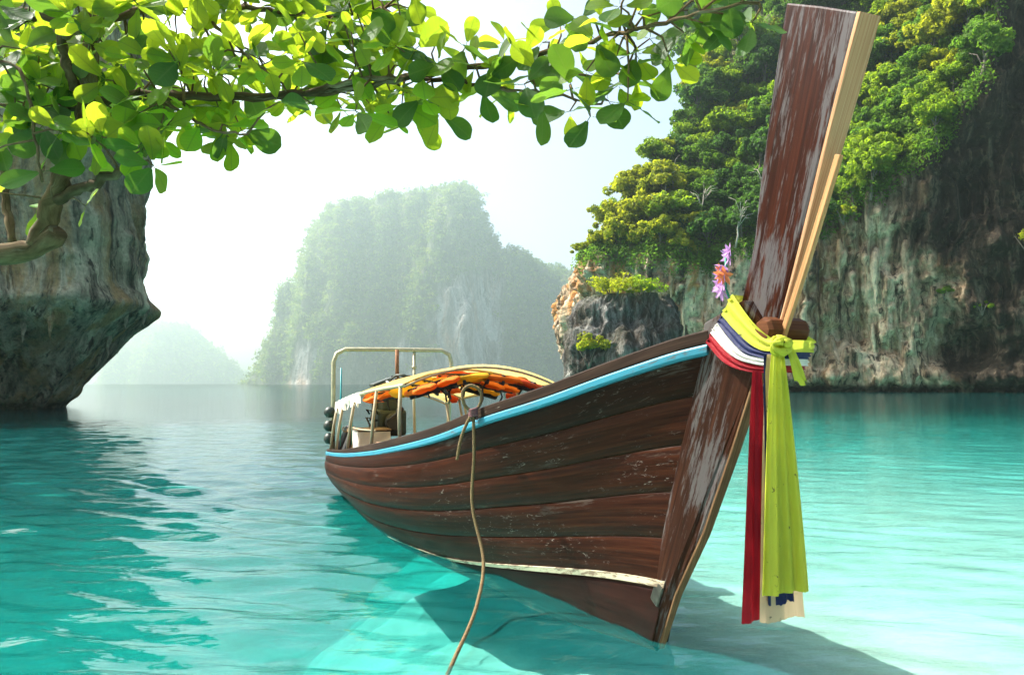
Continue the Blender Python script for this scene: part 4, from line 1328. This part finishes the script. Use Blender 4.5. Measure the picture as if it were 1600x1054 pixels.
sy = sash('yellow_sash', 'bright yellow-green sash knotted at the prow, longest pleated tail', KN)
sheet(wrap([(.96, 2.20), (1.10, 2.06), (1.20, 1.985), (1.30, 1.925)], [(.86, 2.09), (1.05, 1.95), (1.18, 1.885), (1.28, 1.865)], .125, 1, .012), 'wrap', m_sy, sy)
sheet(hanging((1.32, -.125, 1.87), .035, (1.34, -.115, .66), .150, 3.2, .019, 4, .004), 'tail', m_sy, sy)
sheet(hanging((1.33, -.06, 1.88), .02, (1.36, -.01, 1.70), .035, 1.2, .02, 9, .012, 14, 12), 'short_end', m_sy, sy)
mb = MB()
for k in range(3):
    a0 = k * 2.1
    mb.tube([(.035 + .035 * math.cos(a) * math.cos(a0), -.005 + .045 * math.sin(a), .01 + .040 * math.cos(a) * math.sin(a0) - .01 * k) for a in np.linspace(0, 6.1, 14)], [.020 + .010 * math.sin(q * .45) for q in range(14)], 8)
mb.build('knot', m_sy, sy, True)

sn = sash('navy_sash', 'narrow navy blue sash between the yellow and white ones', KN)
sheet(wrap([(.865, 2.095), (1.05, 1.955), (1.18, 1.89), (1.27, 1.865)], [(.815, 2.04), (1.03, 1.885), (1.16, 1.84), (1.255, 1.825)], .121, 2, .010), 'wrap', m_sn, sn)
sheet(hanging((1.27, -.150, 1.85), .03, (1.30, -.125, .60), .085, 1.6, .010, 14, .008), 'tail', m_sn, sn)
sw = sash('white_sash', 'white sash wrapped round the prow between navy and red', KN)
sheet(wrap([(.82, 2.045), (1.03, 1.89), (1.16, 1.842), (1.25, 1.83)], [(.755, 1.99), (.97, 1.845), (1.12, 1.80), (1.24, 1.79)], .124, 3, .012), 'wrap', m_sw, sw)
sheet(hanging((1.245, -.14, 1.81), .025, (1.25, -.13, 1.74), .012, .8, .008, 15, .004, 8, 10), 'tucked_end', m_sw, sw)
sr = sash('red_sash', 'deep red sash, lowest on the prow, with a long dark tail', KN)
sheet(wrap([(.76, 1.995), (.97, 1.85), (1.10, 1.80), (1.23, 1.79)], [(.705, 1.93), (.91, 1.805), (1.07, 1.76), (1.21, 1.755)], .120, 4, .014), 'wrap', m_sr, sr)
sheet(hanging((1.22, -.185, 1.765), .03, (1.22, -.225, .50), .085, 1.3, .012, 24, .003, sway=.0), 'tail', m_sr, sr)
sb = sash('beige_sash', 'beige sash hanging lowest behind the yellow one, stained at its hem', KN)
sheet(hanging((1.275, -.13, 1.85), .03, (1.29, -.115, .515), .140, 1.2, .008, 34, .006), 'tail', m_sb, sb)

# orchids tucked behind the yellow sash
m_or = cloth_mat('orchid_petal', (0.60, 0.33, 0.64), .4, .6); m_oo = cloth_mat('orange_petal', (0.80, 0.25, 0.10), .4, .6)
fg = boat_thing('orchid_sprig', 'sprig of purple orchids with an orange bloom tucked into the prow sashes', 'flower', (.86, -.05, 2.16))
for k, (dx, dy, dz, r, mt) in enumerate([(.02, -.03, .26, .050, m_or), (.0, -.05, .21, .048, m_or), (-.06, -.02, .16, .050, m_or), (-.10, .0, .17, .042, m_or), (-.02, -.05, .10, .055, m_or), (-.05, -.03, .07, .046, m_or), (.01, -.06, .155, .045, m_oo), (-.03, -.06, .19, .032, m_oo), (.03, -.04, .29, .035, m_or)]):
    mb = MB(); c = Vector((dx, dy, dz)); q = Quaternion((rng.uniform(-1, 1), rng.uniform(-1, 1), rng.uniform(-1, 1)), rng.uniform(.2, 1.4)).normalized() @ Quaternion((1, 0, 0), 1.5708)
    for p in range(10):
        a = p * .6283 + .2; rr = r * (1.45 if p % 2 else 1.1); zt = .3 if p % 2 else .75
        d = Vector((math.cos(a), math.sin(a), 0)); s = Vector((-math.sin(a), math.cos(a), 0))
        mb.add([c, c + q @ (d * rr * .55 + s * rr * .22 + Vector((0, 0, rr * zt * .5))), c + q @ (d * rr + Vector((0, 0, rr * zt))), c + q @ (d * rr * .55 - s * rr * .22 + Vector((0, 0, rr * zt * .5)))], [(0, 1, 2), (0, 2, 3)])
    mb.build('blossom', mt, fg)
mb = MB(); mb.tube([(.03, .0, -.06), (-.02, -.03, .08), (.0, -.04, .26)], .008, 5); mb.build('stalk', m_cord, fg, True)


# ------------------------------------------------------------------ the overhanging tree
m_bark = wood_mat('tree_bark', (0.045, 0.030, 0.014), (0.12, 0.085, 0.042), (0.22, 0.165, 0.09), rough=0.9, grain=(7, 22), stain=.9, grey=.45, grey_col=(0.20, 0.17, 0.11))
m_leaf = leaf_mat('sea_almond_leaf', [(0.020, 0.052, 0.018), (0.035, 0.078, 0.020), (0.055, 0.10, 0.022)], (0.16, 0.34, 0.03), 0.42, 0.42)
m_leaf_glow = leaf_mat('glow_almond_leaf', [(0.05, 0.10, 0.02), (0.075, 0.13, 0.022), (0.10, 0.15, 0.026)], (0.44, 0.62, 0.03), 0.62, 0.42)  # same leaf with the sun's glow put into its paler, yellower colour
tree = empty('almond_tree', at(-60, 420, 4.6)); tag(tree, 'broad-leaved tree overhanging the water from the left edge', 'tree')
TO = tree.location.copy()


def br(pts, r0, r1, name='branch', n=9):
    P = [at(*p) - TO for p in pts]
    Q = spline([tuple(p) for p in P], max(10, len(pts) * 5))
    Q = Q + nrng.normal(0, .006, Q.shape)
    rad = np.linspace(r0, r1, len(Q)) * (1 + .10 * np.sin(np.arange(len(Q)) * 1.7) + nrng.normal(0, .06, len(Q)))
    MB().tube([tuple(q) for q in Q], list(rad), n).build(name, m_bark, tree, True)
    return Q


BR = []
br([(-260, 470, 4.7), (-60, 408, 4.65), (40, 392, 4.6), (78, 372, 4.6), (92, 362, 4.58)], .092, .060, 'trunk', 14)
br([(58, 385, 4.6), (78, 330, 4.6), (92, 290, 4.58), (112, 235, 4.56), (134, 170, 4.52), (141, 110, 4.5), (143, 40, 4.5), (138, -60, 4.5)], .062, .036, 'trunk', 14)
BR.append(br([(88, 312, 4.58), (130, 295, 4.5), (175, 272, 4.4), (216, 254, 4.35)], .036, .022))
BR.append(br([(120, 140, 4.53), (104, 100, 4.45), (96, 58, 4.4), (70, 20, 4.4), (40, -25, 4.4)], .030, .022))
BR.append(br([(96, 55, 4.4), (130, 44, 4.3), (160, 30, 4.3), (192, 0, 4.25), (225, -40, 4.2)], .026, .018))
br([(-120, 60, 4.9), (-20, 48, 4.9), (50, 22, 4.9), (110, 60, 5.0)], .085, .03)
br([(-40, 230, 5.1), (2, 250, 5.1), (8, 310, 5.1), (20, 380, 5.0)], .03, .026)
BR.append(br([(140, 160, 4.5), (220, 148, 4.5), (320, 152, 4.45), (430, 150, 4.4), (550, 138, 4.3), (660, 118, 4.2), (740, 105, 4.15), (820, 92, 4.1), (900, 70, 3.9), (980, 50, 3.6), (1060, 32, 3.35), (1130, 16, 3.2), (1185, 2, 3.15)], .030, .006))
BR.append(br([(480, 145, 4.35), (560, 125, 4.25), (640, 122, 4.2), (720, 128, 4.1), (800, 140, 4.0), (880, 152, 3.95), (940, 166, 3.95)], .018, .005))
BR.append(br([(820, 92, 4.1), (870, 110, 4.0), (930, 118, 3.9), (980, 108, 3.85)], .011, .004))
BR.append(br([(143, 40, 4.5), (240, 12, 4.6), (340, 10, 4.6), (430, 18, 4.6), (520, 26, 4.5), (600, 14, 4.5)], .026, .008))
BR.append(br([(300, 10, 4.6), (360, 60, 4.5), (410, 110, 4.4), (450, 140, 4.35)], .012, .006))
BR.append(br([(240, 148, 4.5), (300, 185, 4.3), (345, 205, 4.25), (385, 210, 4.2)], .013, .006))
BR.append(br([(134, 170, 4.52), (80, 172, 4.7), (20, 168, 4.8), (-40, 150, 4.9)], .016, .010))
BR.append(br([(-20, 90, 4.3), (30, 110, 4.2), (48, 170, 4.2), (60, 250, 4.25), (68, 285, 4.3)], .010, .008))
allbr = np.concatenate(BR)

region = [(-30, -40), (640, -40), (652, 20), (640, 70), (690, 66), (765, 80), (800, 45), (830, 42), (885, 28), (930, 14), (985, -30), (1195, -30), (1178, 45), (1120, 40), (1070, 62), (1045, 105), (1000, 138), (990, 170), (930, 188), (890, 178), (820, 165), (770, 145), (718, 140), (690, 180), (650, 190), (600, 182), (555, 185), (510, 160), (460, 170), (410, 158), (380, 205), (362, 222), (300, 195), (265, 215), (245, 270), (225, 285), (170, 300), (120, 330), (40, 330), (-30, 300)]
holes = [(275, 12, 318, 58), (322, 22, 450, 68), (352, 66, 385, 105), (292, 118, 330, 142), (385, 150, 430, 172), (455, 60, 478, 76), (245, 225, 275, 262)]


def inside(x, y, poly):
    c = False; j = len(poly) - 1
    for i in range(len(poly)):
        xi, yi = poly[i]; xj, yj = poly[j]
        if (yi > y) != (yj > y) and x < (xj - xi) * (y - yi) / (yj - yi) + xi: c = not c
        j = i
    return c


leaf_meshes = []
for k in range(12):
    rg = random.Random(50 + k)
    L_, W_ = 1.0, rg.uniform(.64, .80)
    nx = 12
    v, f, uv = [], [], []
    curl, foldv, wav = rg.uniform(-.22, .14), rg.uniform(.05, .20), rg.uniform(0, .03)
    for i in range(nx + 1):
        x = i / nx
        w = W_ / 2 * (math.sin(math.pi * min(1, x ** 1.25 * .93 + .035)) ** .62) * (0.62 + .55 * x)
        if i == nx: w = .03
        z0 = curl * x * x
        for s in (-1, -.5, 0, .5, 1):
            v.append((x * L_, w * s, z0 + foldv * abs(s) * w * 1.2 + wav * math.sin(x * 12 + s * 3) * abs(s)))
            uv.append((x, s * w))
    for i in range(nx):
        for j in range(4): f.append((i * 5 + j, (i + 1) * 5 + j, (i + 1) * 5 + j + 1, i * 5 + j + 1))
    # stalk
    b = len(v)
    v += [(-.16, -.012, .0), (-.16, .012, 0), (.02, .012, 0), (.02, -.012, 0), (-.16, 0, -.02), (.02, 0, -.02)]
    uv += [(0, 0)] * 6
    f += [(b, b + 3, b + 2, b + 1), (b, b + 4, b + 5, b + 3), (b + 1, b + 2, b + 5, b + 4)]
    leaf_meshes.append(mesh_of(v, f, 'leaf', True, uv, [m_leaf if k < 6 else m_leaf_glow]))

rosettes = []
tries = 0
while tries < 9000 and len(rosettes) < 380:
    tries += 1
    x, y = rng.uniform(-25, 1190), rng.uniform(-35, 335)
    if not inside(x, y, region): continue
    if any(a < x < c and b < y < d for a, b, c, d in holes): continue
    gap = 21 if x < 640 else 29
    if y > 215 and x < 225: gap = 60
    if any((x - q[0]) ** 2 + (y - q[1]) ** 2 < gap * gap for q in rosettes): continue
    rosettes.append((x, y))
leaves = []
twigs = MB()
for (x, y) in rosettes:
    base_d = np.interp(x, [0, 400, 800, 1000, 1190], [4.6, 4.45, 4.05, 3.55, 3.15])
    d = base_d + rng.uniform(-.35, .55) * (1 if x < 620 else .5)
    c = at(x, y, d) - TO
    j = np.argmin(np.sum((allbr - np.array(c)) ** 2, 1)); a = Vector(allbr[j])
    midp = (a + c) / 2 + Vector((rng.uniform(-.03, .03), 0, rng.uniform(.0, .05)))
    vv, ff, uu = tube_geo([a, midp, c], [.007, .0055, .0035], 5); twigs.add(vv, ff, uu)
    grow = (c - a).normalized() if (c - a).length > .02 else Vector((1, 0, 0))
    nl = rng.choice((3, 4, 4, 5)) if x < 640 else rng.choice((3, 4, 4))
    if y > 215 and x < 225: nl = 2
    a0 = rng.uniform(0, 6.28)
    for k in range(nl):
        an = a0 + k * 6.283 / nl + rng.uniform(-.35, .35)
        # leaves spread round the twig, tilted so their blades hang and face about
        dirv = Vector((math.cos(an), rng.uniform(-.6, .6), math.sin(an) * .75 - .22)) + grow * .35
        dirv.normalize()
        nrm = Vector((rng.gauss(0, .35), -.55 + rng.gauss(0, .45), .55 + rng.gauss(0, .4)))
        nrm = (nrm - dirv * nrm.dot(dirv)).normalized()
        s = rng.uniform(.11, .205) if x < 660 else rng.uniform(.12, .195) * (1 if x < 900 else .88)
        M = Matrix((dirv, nrm.cross(dirv), nrm)).transposed()
        leaves.append((c + dirv * .03, M, s, rng.randrange(6) + (6 if 120 < x < 720 and rng.random() < .7 else 0), x))  # glow-coloured copies favoured across the left crown, to paint the flare there
twigs.build('twigs', m_bark, tree, True)['kind'] = 'stuff'
leaves.sort(key=lambda q: (project(q[0] + TO)[2]))
vis_l = [q for q in leaves if -20 < project(q[0] + TO)[0] < 1620 and project(q[0] + TO)[1] > -20]
hid = [q for q in leaves if not any(q is w for w in vis_l)]
vis_l.sort(key=lambda q: -q[2] / project(q[0] + TO)[2])
for (c, M, s, k, x) in vis_l[:300]:
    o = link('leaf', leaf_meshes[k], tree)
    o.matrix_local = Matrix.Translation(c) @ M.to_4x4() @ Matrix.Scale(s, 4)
rest = vis_l[300:] + hid
if rest:
    mb = MB()
    for (c, M, s, k, x) in rest:
        me = leaf_meshes[k]; TM = Matrix.Translation(c) @ M.to_4x4() @ Matrix.Scale(s, 4)
        uvl = {}
        for lp, d_ in zip(me.loops, me.uv_layers[0].data): uvl[lp.vertex_index] = tuple(d_.uv)
        mb.add([TM @ v_.co for v_ in me.vertices], [tuple(p.vertices) for p in me.polygons], [uvl.get(i, (0, 0)) for i in range(len(me.vertices))])
    mb.build('foliage', m_leaf_glow, tree, True)['kind'] = 'stuff'
print('rosettes', len(rosettes), 'leaves', len(leaves), 'trees', len(placed))


# ------------------------------------------------------------------ haze over the whole bay
m, nt, out = new_mat('haze'); N = NT(nt)
pv = N.n('VolumePrincipled'); pv.inputs['Color'].default_value = (0.76, 1.0, 0.93, 1)
pv.inputs['Density'].default_value = HAZE_DENSITY; pv.inputs['Anisotropy'].default_value = HAZE_G
N.l(pv.outputs[0], out.inputs['Volume'])
hb = MB().box((0, 0, 333.5), (10800, 10800, 693))
hz = hb.build('haze', m)
tag(hz, 'thin bright sea haze over the whole bay', kind='stuff')
